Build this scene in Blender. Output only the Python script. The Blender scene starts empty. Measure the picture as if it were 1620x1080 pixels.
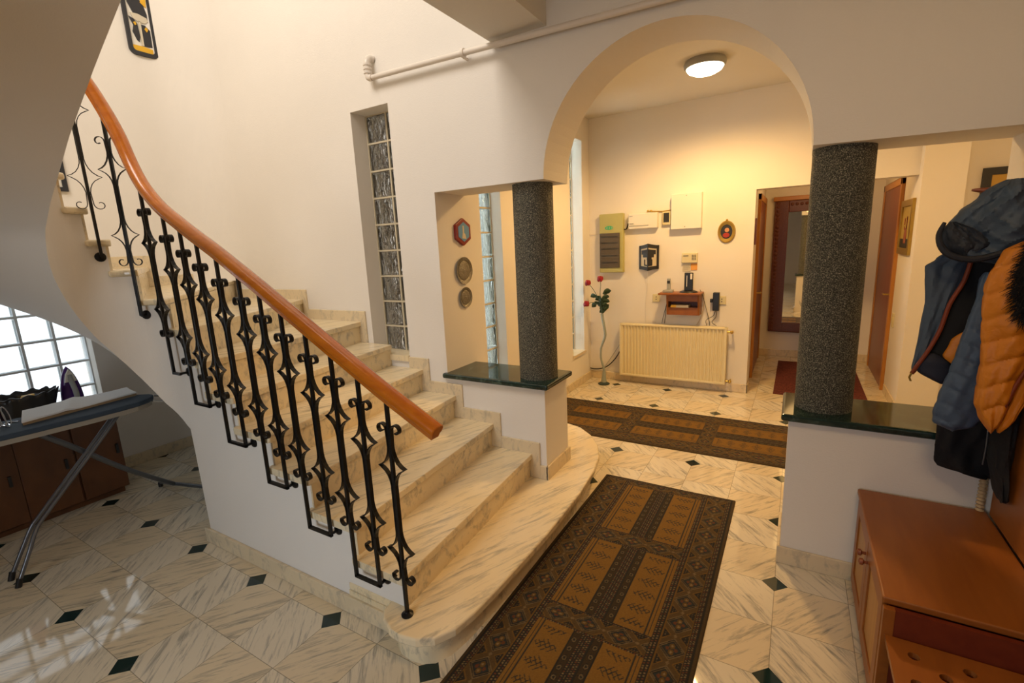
import bpy, bmesh, math, random
import numpy as np
from mathutils import Vector, Matrix
from mathutils.geometry import tessellate_polygon
random.seed(7)
C = bpy.context.scene
COL = C.collection
PI = math.pi

# ------------------------------------------------------------------ camera
cam = bpy.data.cameras.new('camera')
cam.sensor_width = 36.0
cam.lens = 36.0 * 754.38 / 1620.0
cam.clip_start = 0.05
co = bpy.data.objects.new('camera', cam)
COL.objects.link(co)
YAW, PIT, ROL = 0.54032, 0.19594, -0.045865
M = Matrix.Rotation(YAW, 4, 'Z') @ Matrix.Rotation(PI/2 - PIT, 4, 'X') @ Matrix.Rotation(ROL, 4, 'Z')
co.matrix_world = Matrix.Translation((-0.001, -1.818, 1.695)) @ M
C.camera = co

# ------------------------------------------------------------------ world, lights, exposure
C.view_settings.view_transform = 'Standard'
C.view_settings.look = 'None'
C.view_settings.gamma = 1.0
C.view_settings.use_curve_mapping = False
C.view_settings.exposure = 0.12
w = bpy.data.worlds.new('daylight')
C.world = w
w.use_nodes = True
w.node_tree.nodes['Background'].inputs[0].default_value = (0.90, 0.95, 1.0, 1)
w.node_tree.nodes['Background'].inputs[1].default_value = 2.1


def area(name, loc, target, sx, sy, power, col):
    l = bpy.data.lights.new(name, 'AREA')
    l.shape = 'RECTANGLE'
    l.size = sx
    l.size_y = sy
    l.energy = power
    l.color = col
    o = bpy.data.objects.new(name, l)
    COL.objects.link(o)
    o.location = loc
    d = Vector(target) - Vector(loc)
    o.rotation_euler = d.to_track_quat('-Z', 'Y').to_euler()
    return o


def point(name, loc, power, col, r=0.08):
    l = bpy.data.lights.new(name, 'POINT')
    l.energy = power
    l.color = col
    l.shadow_soft_size = r
    o = bpy.data.objects.new(name, l)
    COL.objects.link(o)
    o.location = loc
    return o


WARM = (1.0, 0.60, 0.22)
WARM2 = (1.0, 0.72, 0.42)
area('stairwell_window_light', (-2.6, -1.9, 5.2), (-3.3, 0.8, 2.4), 2.0, 1.4, 100, (1.0, 0.93, 0.85))
area('entry_window_daylight', (-2.75, 3.42, 1.7), (-1.5, 3.42, 1.6), 0.3, 2.4, 42, (0.85, 0.93, 1.0))
area('entry_window_daylight', (-2.75, 1.60, 1.7), (-1.5, 1.9, 1.6), 0.3, 2.4, 24, (0.85, 0.93, 1.0))
hw = area('hall_fill_light', (-1.3, -4.3, 1.6), (-1.7, -0.5, 0.5), 1.2, 1.3, 13, (0.84, 0.92, 1.0))  # unseen fill added behind the camera, with no window there
hw.data.spread = math.radians(95)
hl = area('hall_ceiling_lamp', (0.28, -1.0, 2.92), (0.0, -0.6, 0.0), 0.5, 0.5, 12, (1.0, 0.68, 0.36))
hl.data.shape = 'DISK'
point('corridor_lamp', (0.25, 4.7, 2.25), 9, WARM, 0.30)
point('side_room_lamp', (1.35, 2.4, 2.6), 14, WARM, 0.30)
sl = bpy.data.lights.new('entry_ceiling_lamp', 'SPOT')
sl.energy = 170
sl.color = WARM
sl.spot_size = math.radians(172)
sl.spot_blend = 0.6
sl.shadow_soft_size = 0.11
so_ = bpy.data.objects.new('entry_ceiling_lamp', sl)
COL.objects.link(so_)
so_.location = (-0.745, 2.68, 2.97)

# ------------------------------------------------------------------ materials


def mat(name, col=(0.5, 0.5, 0.5), rough=0.5, metal=0.0, **kw):
    m = bpy.data.materials.new(name)
    m.use_nodes = True
    b = m.node_tree.nodes['Principled BSDF']
    b.inputs['Base Color'].default_value = (*col, 1)
    b.inputs['Roughness'].default_value = rough
    b.inputs['Metallic'].default_value = metal
    for k, v in kw.items():
        b.inputs[k.replace('_', ' ')].default_value = v
    return m


class NT:
    def __init__(s, m):
        s.t = m.node_tree
        s.b = s.t.nodes['Principled BSDF']

    def n(s, typ, **kw):
        x = s.t.nodes.new(typ)
        for k, v in kw.items():
            setattr(x, k, v)
        return x

    def l(s, a, b):
        s.t.links.new(a, b)

    def math(s, op, a, b=None, c=None):
        x = s.n('ShaderNodeMath', operation=op)
        for i, v in enumerate((a, b, c)):
            if v is None:
                continue
            if isinstance(v, (int, float)):
                x.inputs[i].default_value = v
            else:
                s.l(v, x.inputs[i])
        return x.outputs[0]

    def mix(s, f, a, b):
        x = s.n('ShaderNodeMix', data_type='RGBA')
        for i, v in ((0, f), (6, a), (7, b)):
            if isinstance(v, (int, float)):
                x.inputs[i].default_value = v
            elif isinstance(v, tuple):
                x.inputs[i].default_value = (*v, 1)
            else:
                s.l(v, x.inputs[i])
        return x.outputs[2]

    def ramp(s, f, stops):
        x = s.n('ShaderNodeValToRGB')
        e = x.color_ramp.elements
        while len(e) < len(stops):
            e.new(0.5)
        for i, (p, c) in enumerate(stops):
            e[i].position = p
            e[i].color = (*c, 1) if len(c) == 3 else c
        s.l(f, x.inputs[0])
        return x.outputs[0]

    def noise(s, vec, scale, detail=3, rough=0.5, dist=0.0):
        x = s.n('ShaderNodeTexNoise')
        x.inputs['Scale'].default_value = scale
        x.inputs['Detail'].default_value = detail
        x.inputs['Roughness'].default_value = rough
        x.inputs['Distortion'].default_value = dist
        if vec is not None:
            s.l(vec, x.inputs['Vector'])
        return x.outputs[0]

    def pos(s):
        return s.n('ShaderNodeNewGeometry').outputs['Position']

    def obj(s):
        return s.n('ShaderNodeTexCoord').outputs['Object']

    def mapping(s, vec, rot=(0, 0, 0), scale=(1, 1, 1), loc=(0, 0, 0)):
        x = s.n('ShaderNodeMapping')
        s.l(vec, x.inputs[0])
        x.inputs['Location'].default_value = loc
        x.inputs['Rotation'].default_value = rot
        x.inputs['Scale'].default_value = scale
        return x.outputs[0]

    def bump(s, h, strength=0.2, dist=0.01):
        x = s.n('ShaderNodeBump')
        x.inputs['Strength'].default_value = strength
        x.inputs['Distance'].default_value = dist
        s.l(h, x.inputs['Height'])
        s.l(x.outputs[0], s.b.inputs['Normal'])


def plaster(name, col):
    m = mat(name, col, 0.75)
    t = NT(m)
    p = t.pos()
    n1 = t.noise(t.mapping(p, scale=(1, 1, 0.35)), 260, 2, 0.6)
    n2 = t.noise(t.mapping(p, scale=(0.35, 0.35, 1)), 220, 2, 0.6)
    t.bump(t.math('ADD', n1, n2), 0.35, 0.002)
    v = t.noise(p, 1.2, 3)
    c = t.mix(v, tuple(x*0.95 for x in col), tuple(min(1, x*1.04) for x in col))
    t.l(c, t.b.inputs['Base Color'])
    return m


M_WALL = plaster('cream_wallpaper', (0.82, 0.77, 0.70))
M_CEIL = plaster('ceiling_paint', (0.74, 0.69, 0.60))


def marble(name, base, warm, vein, rotz, rough=0.14, amount=1.0, rotx=0.0):
    m = mat(name, base, rough)
    t = NT(m)
    p = t.pos()
    q = t.mapping(t.mapping(p, rot=(0, 0, rotz)), scale=(15, 1.7, 6))
    n1 = t.noise(q, 1.7, 6, 0.66, 0.8)
    n2 = t.noise(q, 4.5, 4, 0.6, 0.5)
    v = t.math('ADD', t.math('MULTIPLY', n1, 0.75), t.math('MULTIPLY', n2, 0.25))
    f = t.ramp(v, [(0.0, (0, 0, 0)), (0.50, (0, 0, 0)), (0.58, (0.45, 0.45, 0.45)), (0.68, (1, 1, 1))])
    big = t.noise(p, 2.6, 3)
    c0 = t.mix(big, base, warm)
    c = t.mix(t.math('MULTIPLY', f, 0.72*amount), c0, vein)
    t.l(c, t.b.inputs['Base Color'])
    return m


M_STEP = marble('step_marble', (0.84, 0.73, 0.53), (0.84, 0.67, 0.39), (0.22, 0.21, 0.19), 0.42)
M_SKIRT = marble('skirting_marble', (0.70, 0.58, 0.40), (0.76, 0.62, 0.40), (0.36, 0.32, 0.26), 0.8, 0.25)
M_GREEN = mat('green_marble', (0.012, 0.03, 0.026), 0.08)
t = NT(M_GREEN)
nv = t.noise(t.pos(), 9, 6, 0.65, 1.5)
t.l(t.ramp(nv, [(0.3, (0.006, 0.018, 0.016)), (0.55, (0.014, 0.035, 0.03)), (0.72, (0.07, 0.12, 0.10)), (0.8, (0.012, 0.03, 0.026))]), t.b.inputs['Base Color'])

# floor tiles: 30 cm marble tiles with small green diamonds on every second joint
M_FLOOR = mat('marble_tile_floor', (0.6, 0.55, 0.45), 0.05)
t = NT(M_FLOOR)
p = t.pos()
sp = t.n('ShaderNodeSeparateXYZ')
t.l(p, sp.inputs[0])
X, Y = sp.outputs[0], sp.outputs[1]


def cell(v, size):   # distance (in metres) to the nearest multiple of size
    a = t.math('ADD', t.math('DIVIDE', v, size), 0.5)
    return t.math('MULTIPLY', t.math('ABSOLUTE', t.math('SUBTRACT', t.math('FRACT', a), 0.5)), size)


dia = t.math('LESS_THAN', t.math('ADD', cell(X, 0.6), cell(Y, 0.6)), 0.058)
joint = t.math('LESS_THAN', t.math('MINIMUM', cell(X, 0.3), cell(Y, 0.3)), 0.0014)
ix = t.math('FLOOR', t.math('DIVIDE', X, 0.3))
iy = t.math('FLOOR', t.math('DIVIDE', Y, 0.3))
par = t.math('MULTIPLY', t.math('FRACT', t.math('MULTIPLY', t.math('ADD', ix, iy), 0.5)), 2.0)
par = t.math('GREATER_THAN', t.math('ABSOLUTE', par), 0.5)
off = t.n('ShaderNodeCombineXYZ')
t.l(t.math('MULTIPLY', ix, 3.7), off.inputs[2])
va = t.n('ShaderNodeVectorMath', operation='ADD')
t.l(p, va.inputs[0])
t.l(off.outputs[0], va.inputs[1])
rs = []
for ang in (-0.74, 0.66):
    q = t.mapping(t.mapping(va.outputs[0], rot=(0, 0, ang)), scale=(24, 2.6, 1.7))
    rs.append(t.math('ADD', t.math('MULTIPLY', t.noise(q, 1.5, 6, 0.68, 0.7), 0.75), t.math('MULTIPLY', t.noise(q, 4.0, 4, 0.6, 0.5), 0.25)))
mx = t.n('ShaderNodeMix', data_type='FLOAT')
t.l(par, mx.inputs[0])
t.l(rs[0], mx.inputs[2])
t.l(rs[1], mx.inputs[3])
vein = t.ramp(mx.outputs[0], [(0.0, (0, 0, 0)), (0.50, (0, 0, 0)), (0.57, (0.45, 0.45, 0.45)), (0.67, (1, 1, 1))])
tb = t.mix(t.noise(p, 1.7, 3), (0.72, 0.64, 0.49), (0.80, 0.72, 0.57))
tb = t.mix(t.math('MULTIPLY', par, 0.5), tb, (0.74, 0.59, 0.36))
c = t.mix(t.math('MULTIPLY', vein, 0.78), tb, (0.17, 0.17, 0.16))
c = t.mix(t.math('MULTIPLY', joint, 0.75), c, (0.20, 0.17, 0.12))
c = t.mix(dia, c, (0.012, 0.03, 0.028))
t.l(c, t.b.inputs['Base Color'])

M_SPECK = mat('speckled_stone_plaster', (0.1, 0.1, 0.1), 0.7)
t = NT(M_SPECK)
nz = t.noise(t.pos(), 210, 2, 0.75)
t.l(t.ramp(nz, [(0.42, (0.022, 0.022, 0.018)), (0.50, (0.070, 0.068, 0.050)), (0.57, (0.14, 0.13, 0.092)), (0.66, (0.42, 0.38, 0.26))]), t.b.inputs['Base Color'])
t.bump(nz, 0.8, 0.006)


def wood(name, c1, c2, rough=0.3, scale=(2, 30, 30), coat=0.0):
    m = mat(name, c1, rough)
    m.node_tree.nodes['Principled BSDF'].inputs['Coat Weight'].default_value = coat
    t = NT(m)
    n = t.noise(t.mapping(t.pos(), scale=scale), 1.5, 4, 0.55, 0.4)
    t.l(t.mix(t.ramp(n, [(0.3, (0, 0, 0)), (0.7, (1, 1, 1))]), c1, c2), t.b.inputs['Base Color'])
    return m


M_RAIL = wood('varnished_rail_wood', (0.46, 0.115, 0.006), (0.58, 0.17, 0.008), 0.22, (3, 20, 20), 0.25)
M_CAB = wood('orange_cabinet_wood', (0.26, 0.078, 0.010), (0.32, 0.10, 0.014), 0.4, (14, 2, 14))
M_CABP = wood('pale_door_panel_wood', (0.42, 0.20, 0.045), (0.50, 0.25, 0.06), 0.45, (20, 20, 2))
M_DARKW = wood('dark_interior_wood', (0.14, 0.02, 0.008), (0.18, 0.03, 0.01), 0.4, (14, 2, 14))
M_DOORW = wood('red_brown_door_wood', (0.20, 0.04, 0.010), (0.26, 0.06, 0.014), 0.35, (25, 25, 2))
M_FRAMEW = wood('golden_trim_wood', (0.45, 0.18, 0.03), (0.52, 0.22, 0.04), 0.35, (25, 25, 2))
M_CARVED = wood('carved_dark_wood', (0.09, 0.022, 0.010), (0.16, 0.04, 0.016), 0.4, (60, 60, 60))
M_BROWNC = wood('brown_sideboard_wood', (0.085, 0.030, 0.010), (0.13, 0.048, 0.015), 0.4, (25, 6, 4))
M_IRON = mat('black_wrought_iron', (0.013, 0.013, 0.014), 0.38, 0.6)
M_PIPE = mat('white_painted_pipe', (0.75, 0.68, 0.60), 0.35)
M_RAD = mat('cream_radiator_enamel', (0.80, 0.70, 0.44), 0.35)
M_BRASS = mat('brass', (0.55, 0.38, 0.10), 0.3, 0.9)
M_BLACKP = mat('black_plastic', (0.012, 0.012, 0.013), 0.3)
M_GREYP = mat('grey_plastic', (0.35, 0.35, 0.33), 0.4)
M_WHITEP = mat('white_plastic', (0.78, 0.74, 0.66), 0.4)
M_CREAMP = mat('cream_plastic', (0.68, 0.60, 0.36), 0.45)
M_OLIVE = mat('olive_plastic', (0.45, 0.42, 0.16), 0.45)
M_SMOKE = mat('smoked_plastic', (0.09, 0.075, 0.065), 0.15)
M_SMOKE2 = mat('dark_breaker_row', (0.03, 0.028, 0.026), 0.4)
M_GREENS = mat('green_sticker', (0.05, 0.45, 0.22), 0.5)
M_GOLD = mat('gold_leaf', (0.45, 0.30, 0.07), 0.35, 0.7)
M_PEWTER = mat('dark_pewter', (0.22, 0.205, 0.175), 0.30, 0.9)
t = NT(M_PEWTER)
t.bump(t.noise(t.pos(), 90, 3, 0.7), 1.0, 0.006)
M_MIRROR = mat('mirror_glass', (0.82, 0.82, 0.80), 0.02, 1.0)
M_CHROME = mat('chrome', (0.6, 0.62, 0.65), 0.15, 1.0)
M_STEELG = mat('grey_painted_steel', (0.16, 0.17, 0.19), 0.3, 0.7)
M_BOARD = mat('dark_blue_board_cover', (0.03, 0.05, 0.08), 0.8)
M_BOARDU = mat('board_rim', (0.30, 0.28, 0.24), 0.6)
M_CLOTH = mat('white_cloth', (0.80, 0.80, 0.80), 0.9)
M_CLOTHB = mat('tan_cloth_backing', (0.32, 0.22, 0.12), 0.9)
M_PURPLE = mat('purple_plastic', (0.07, 0.02, 0.16), 0.25)
M_PINK = mat('magenta_plastic', (0.6, 0.02, 0.25), 0.35)
M_YELLOW = mat('yellow_paint', (0.75, 0.42, 0.02), 0.5)
M_RED = mat('red_rose_petals', (0.30, 0.004, 0.010), 0.6)
M_LEAF = mat('green_leaves', (0.035, 0.07, 0.03), 0.5)
M_VASE = mat('grey_green_glass', (0.30, 0.34, 0.30), 0.12)
M_GROUT = mat('glass_block_grout', (0.62, 0.54, 0.38), 0.7)
M_GROUTW = mat('white_grout', (0.72, 0.74, 0.74), 0.7)
M_SKYB = mat('sky_blue_print', (0.12, 0.30, 0.55), 0.5)
M_INK = mat('dark_ink', (0.02, 0.02, 0.025), 0.5)
M_REDF = mat('dark_red_frame', (0.22, 0.015, 0.008), 0.3)
M_PAPER = mat('cream_paper', (0.62, 0.55, 0.42), 0.8)
M_SKIN = mat('portrait_skin_paint', (0.55, 0.25, 0.12), 0.6)
M_REDP = mat('red_paint', (0.35, 0.03, 0.02), 0.6)
M_ORANGEN = mat('orange_note', (0.75, 0.35, 0.08), 0.7)
M_WIRE = mat('beige_hose', (0.55, 0.40, 0.22), 0.5)

# glass blocks


def blockglass(name, tint, trans, bumpy=1.0, solid=0.45, refr=0.0):
    m = bpy.data.materials.new(name)
    m.use_nodes = True
    nt = m.node_tree
    t = NT(m)
    g = t.b
    g.inputs['Base Color'].default_value = (*tint, 1)
    g.inputs['Roughness'].default_value = 0.04
    g.inputs['Transmission Weight'].default_value = refr
    g.inputs['IOR'].default_value = 1.45
    wv = t.noise(t.mapping(t.pos(), scale=(1, 1, 0.45)), 22, 2, 0.5, 1.2)
    t.bump(wv, min(1.0, bumpy), 0.02*max(1.0, bumpy))
    tr = nt.nodes.new('ShaderNodeBsdfTransparent')
    tr.inputs[0].default_value = (*trans, 1)
    mx = nt.nodes.new('ShaderNodeMixShader')
    mx.inputs[0].default_value = solid
    out = nt.nodes['Material Output']
    nt.links.new(tr.outputs[0], mx.inputs[1])
    nt.links.new(g.outputs[0], mx.inputs[2])
    nt.links.new(mx.outputs[0], out.inputs[0])
    return m


M_GLASSD = blockglass('dark_glass_block', (0.62, 0.56, 0.48), (0.45, 0.40, 0.34), 2.0, 0.65, 1.0)
M_GLASSG = blockglass('grey_glass_block', (0.50, 0.53, 0.50), (0.50, 0.55, 0.53), 2.0, 0.55, 1.0)
M_GLASSB = blockglass('bright_glass_block', (0.7, 0.78, 0.8), (0.97, 0.99, 1.0), 0.6, 0.16)
M_BACKDROP = mat('dark_backdrop', (0.035, 0.028, 0.022), 0.9)

M_LAMP = bpy.data.materials.new('lit_opal_glass')
M_LAMP.use_nodes = True
b_ = M_LAMP.node_tree.nodes['Principled BSDF']
b_.inputs['Base Color'].default_value = (1, 0.95, 0.85, 1)
b_.inputs['Emission Color'].default_value = (1.0, 0.86, 0.62, 1)
b_.inputs['Emission Strength'].default_value = 6.0


def cloth(name, col, rough=0.75, sheen=0.0, folds=18.0, st=0.4):
    m = mat(name, col, rough)
    t = NT(m)
    n = t.noise(t.obj(), folds, 3, 0.5, 0.8)
    t.bump(n, st, 0.01)
    return m


M_BLUEC = cloth('slate_blue_shell_fabric', (0.050, 0.078, 0.120), 0.6)
M_BLUEQ = cloth('slate_blue_quilted_fabric', (0.050, 0.085, 0.150), 0.5, folds=30, st=0.3)
M_ORNGC = cloth('orange_quilted_fabric', (0.62, 0.205, 0.010), 0.5, folds=30, st=0.35)
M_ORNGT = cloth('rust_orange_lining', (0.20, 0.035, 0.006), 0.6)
M_BLACKC = cloth('black_fabric', (0.006, 0.006, 0.008), 0.85)
M_FUR = cloth('black_fur', (0.008, 0.008, 0.009), 0.95, folds=120, st=1.0)
M_RUGR = mat('dark_red_rug_pile', (0.10, 0.018, 0.015), 0.95)
t = NT(M_RUGR)
t.l(t.ramp(t.noise(t.pos(), 60, 3, 0.7), [(0.4, (0.07, 0.010, 0.010)), (0.6, (0.15, 0.03, 0.02))]), t.b.inputs['Base Color'])
M_RUG = mat('patterned_rug_pile', (0.2, 0.1, 0.03), 0.95)
t = NT(M_RUG)
at = t.n('ShaderNodeAttribute', attribute_name='rug')
t.l(at.outputs['Color'], t.b.inputs['Base Color'])
t.bump(t.noise(t.pos(), 500, 2), 0.5, 0.004)

# ------------------------------------------------------------------ mesh helpers


class MB:
    def __init__(s):
        s.v = []
        s.f = []

    def add(s, vs, fs):
        o = len(s.v)
        s.v += [tuple(map(float, v)) for v in vs]
        s.f += [tuple(i + o for i in f) for f in fs]
        return s

    def box(s, x0, x1, y0, y1, z0, z1):
        return s.add([(x0, y0, z0), (x1, y0, z0), (x1, y1, z0), (x0, y1, z0), (x0, y0, z1), (x1, y0, z1), (x1, y1, z1), (x0, y1, z1)],
                     [(0, 3, 2, 1), (4, 5, 6, 7), (0, 1, 5, 4), (1, 2, 6, 5), (2, 3, 7, 6), (3, 0, 4, 7)])

    def prism(s, poly, axis, a, b, holes=()):
        """poly in the two other axes; extruded along axis from a to b"""
        loops = [list(poly)] + [list(h) for h in holes]

        def P(p, h):
            if axis == 'x':
                return (h, p[0], p[1])
            if axis == 'y':
                return (p[0], h, p[1])
            return (p[0], p[1], h)
        flat = [p for L in loops for p in L]
        tris = tessellate_polygon([[Vector((p[0], p[1], 0)) for p in L] for L in loops])
        n = len(flat)
        vs = [P(p, a) for p in flat] + [P(p, b) for p in flat]
        fs = []
        for tr in tris:
            fs.append(tuple(tr))
            fs.append(tuple(i + n for i in reversed(tr)))
        k = 0
        for L in loops:
            m = len(L)
            for i in range(m):
                j = (i + 1) % m
                fs.append((k + i, k + j, k + j + n, k + i + n))
            k += m
        return s.add(vs, fs)

    def tube(s, pts, r, n=8, caps=True, flat=None):
        pts = [Vector(p) for p in pts]
        rr = list(r) if hasattr(r, '__len__') else [r]*len(pts)
        if len(rr) != len(pts):      # spread the given radii along the path
            m = len(rr)-1
            q = [i*m/(len(pts)-1) for i in range(len(pts))]
            rr = [rr[min(int(x), m-1)]*(1-(x-min(int(x), m-1))) + rr[min(int(x), m-1)+1]*(x-min(int(x), m-1)) for x in q]
        vs, fs = [], []
        prev = None
        for i, p in enumerate(pts):
            d = (pts[min(i+1, len(pts)-1)] - pts[max(i-1, 0)])
            if d.length < 1e-9:
                d = Vector((0, 0, 1))
            d.normalize()
            if prev is None:
                ref = Vector((0, 0, 1)) if abs(d.z) < 0.9 else Vector((1, 0, 0))
                u = d.cross(ref).normalized()
            else:
                u = (prev - d*prev.dot(d))
                u = u.normalized() if u.length > 1e-6 else d.orthogonal().normalized()
            prev = u
            v = d.cross(u)
            for k in range(n):
                a = 2*PI*k/n
                vs.append(p + (u*math.cos(a) + v*math.sin(a))*rr[i])
        for i in range(len(pts)-1):
            for k in range(n):
                k2 = (k+1) % n
                fs.append((i*n+k, i*n+k2, (i+1)*n+k2, (i+1)*n+k))
        if caps:
            fs.append(tuple(reversed(range(n))))
            fs.append(tuple((len(pts)-1)*n + k for k in range(n)))
        return s.add(vs, fs)

    def sweep(s, pts, prof, up=Vector((0, 0, 1)), caps=True):
        """prof: list of (side, up) offsets swept along pts, kept upright"""
        pts = [Vector(p) for p in pts]
        n = len(prof)
        vs, fs = [], []
        for i, p in enumerate(pts):
            d = (pts[min(i+1, len(pts)-1)] - pts[max(i-1, 0)]).normalized()
            side = d.cross(up)
            side = side.normalized() if side.length > 1e-6 else Vector((1, 0, 0))
            u = side.cross(d)
            for a, b in prof:
                vs.append(p + side*a + u*b)
        for i in range(len(pts)-1):
            for k in range(n):
                k2 = (k+1) % n
                fs.append((i*n+k, i*n+k2, (i+1)*n+k2, (i+1)*n+k))
        if caps:
            fs.append(tuple(reversed(range(n))))
            fs.append(tuple((len(pts)-1)*n + k for k in range(n)))
        return s.add(vs, fs)

    def ribbon(s, pts, nrm, w, th):
        """flat strap: pts path lying in plane of normal nrm; w along nrm, th in plane"""
        pts = [Vector(p) for p in pts]
        nrm = Vector(nrm).normalized()
        vs, fs = [], []
        for i, p in enumerate(pts):
            d = (pts[min(i+1, len(pts)-1)] - pts[max(i-1, 0)]).normalized()
            q = d.cross(nrm).normalized()
            for a, b in ((-1, -1), (1, -1), (1, 1), (-1, 1)):
                vs.append(p + nrm*(a*w/2) + q*(b*th/2))
        for i in range(len(pts)-1):
            for k in range(4):
                k2 = (k+1) % 4
                fs.append((i*4+k, i*4+k2, (i+1)*4+k2, (i+1)*4+k))
        fs.append((3, 2, 1, 0))
        m = (len(pts)-1)*4
        fs.append((m, m+1, m+2, m+3))
        return s.add(vs, fs)

    def lathe(s, prof, c, axis='z', n=24, sx=1.0, sy=1.0):
        """prof: (radius, height) list; axis is the lathe axis"""
        vs, fs = [], []
        for r, h in prof:
            for k in range(n):
                a = 2*PI*k/n
                u, v = r*math.cos(a)*sx, r*math.sin(a)*sy
                if axis == 'z':
                    vs.append((c[0]+u, c[1]+v, c[2]+h))
                elif axis == 'y':
                    vs.append((c[0]+u, c[1]+h, c[2]+v))
                else:
                    vs.append((c[0]+h, c[1]+u, c[2]+v))
        for i in range(len(prof)-1):
            for k in range(n):
                k2 = (k+1) % n
                fs.append((i*n+k, i*n+k2, (i+1)*n+k2, (i+1)*n+k))
        fs.append(tuple(reversed(range(n))))
        fs.append(tuple((len(prof)-1)*n + k for k in range(n)))
        return s.add(vs, fs)

    def ball(s, c, rx, ry=None, rz=None, n=12, m=8):
        ry = rx if ry is None else ry
        rz = rx if rz is None else rz
        vs, fs = [], []
        for i in range(m+1):
            a = PI*i/m
            for k in range(n):
                b = 2*PI*k/n
                vs.append((c[0]+rx*math.sin(a)*math.cos(b), c[1]+ry*math.sin(a)*math.sin(b), c[2]+rz*math.cos(a)))
        for i in range(m):
            for k in range(n):
                k2 = (k+1) % n
                fs.append((i*n+k, (i+1)*n+k, (i+1)*n+k2, i*n+k2))
        return s.add(vs, fs)

    def build(s, name, material, parent=None, smooth=False, bevel=0.0, seg=2, origin=None, subsurf=0):
        me = bpy.data.meshes.new(name)
        v = np.array(s.v)
        if parent is not None:
            o0 = wloc(parent)
        elif origin is not None:
            o0 = Vector(origin)
        else:
            lo, hi = v.min(0), v.max(0)
            o0 = Vector(((lo[0]+hi[0])/2, (lo[1]+hi[1])/2, lo[2]))
        v = v - np.array(o0)
        me.from_pydata(v.tolist(), [], s.f)
        bm = bmesh.new()
        bm.from_mesh(me)
        bmesh.ops.remove_doubles(bm, verts=bm.verts, dist=1e-6)
        bmesh.ops.recalc_face_normals(bm, faces=bm.faces)
        bm.to_mesh(me)
        bm.free()
        me.materials.append(material)
        if smooth:
            me.polygons.foreach_set('use_smooth', [True]*len(me.polygons))
        o = bpy.data.objects.new(name, me)
        COL.objects.link(o)
        if parent is not None:
            o.parent = parent
        else:
            o.location = o0
        if bevel:
            b = o.modifiers.new('bevel', 'BEVEL')
            b.width = bevel
            b.segments = seg
            b.limit_method = 'ANGLE'
            b.angle_limit = math.radians(40)
            b.harden_normals = False
        if subsurf:
            q = o.modifiers.new('sub', 'SUBSURF')
            q.levels = q.render_levels = subsurf
        if smooth and not subsurf:
            try:
                me.set_sharp_from_angle(angle=math.radians(38))
            except Exception:
                pass
        return o


def wloc(o):
    l = Vector(o.location)
    while o.parent:
        o = o.parent
        l += Vector(o.location)
    return l


def thing(name, loc, label, cat, group=None):
    o = bpy.data.objects.new(name, None)
    o.empty_display_size = 0.1
    COL.objects.link(o)
    o.location = loc
    return tag(o, label, cat, group)


def tag(o, label, cat, group=None):
    o['label'] = label
    o['category'] = cat
    if group:
        o['group'] = group
    return o


def struct(o):
    o['kind'] = 'structure'
    return o


# ------------------------------------------------------------------ room shell
WY = 0.80      # front face of the arched wall
WT = 0.34      # its thickness
XL = -4.80     # left outer wall
RI = 0.1665    # stair rise

struct(MB().box(-6.5, 3.2, -6.0, 7.0, -0.12, 0.0).build('floor', M_FLOOR, origin=(0, 0, 0)))

# arched wall with its openings
arch = []
cx, r0, zs = -0.638, 0.668, 2.075
for k in range(0, 41):
    a = PI - PI*k/40
    arch.append((cx + r0*math.cos(a), zs + r0*math.sin(a)))
outer = [(XL-0.3, 0.0), (-1.345, 0.0), (-1.345, 0.79), (-2.125, 0.79), (-2.125, 2.075)] + arch + \
        [(0.76, 2.055), (0.76, 0.79), (0.012, 0.79), (0.012, 0.0), (2.6, 0.0), (2.6, 5.9), (XL-0.3, 5.9)]
hole = [(-2.845, 0.90), (-2.475, 0.90), (-2.475, 2.695), (-2.845, 2.695)]
struct(MB().prism(outer, 'y', WY, WY+WT, [hole]).build('wall_stair', M_WALL))

# left outer wall with its glass block window
struct(MB().prism([(-6.0, 0), (1.14, 0), (1.14, 5.9), (-6.0, 5.9)], 'x', XL-0.22, XL,
                  [[(-1.62, 0.55), (-0.32, 0.55), (-0.32, 1.95), (-1.62, 1.95)]]).build('wall_left', M_WALL))
# entry hall left wall with two tall glass strips
XE = -2.20
struct(MB().prism([(1.14, 0), (3.95, 0), (3.95, 3.2), (1.14, 3.2)], 'x', XE-0.25, XE,
                  [[(1.34, 0.40), (1.76, 0.40), (1.76, 2.84), (1.34, 2.84)], [(3.23, 0.40), (3.58, 0.40), (3.58, 2.84), (3.23, 2.84)]]).build('wall_entry_left', M_WALL))
struct(MB().box(XE-0.25, -2.126, 1.13, 1.33, 0, 3.15).build('wall_entry_pilaster', M_WALL))
# rounded outer corner of the stairwell
fil = [(XL-0.01, WY+0.01)]
for k in range(13):
    a = PI - PI/2*k/12
    fil.append((XL+0.40 + 0.40*math.cos(a), WY-0.40 + 0.40*math.sin(a)))
struct(MB().prism(fil, 'z', 1.4985, 5.85).build('wall_corner', M_WALL, smooth=True))
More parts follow.
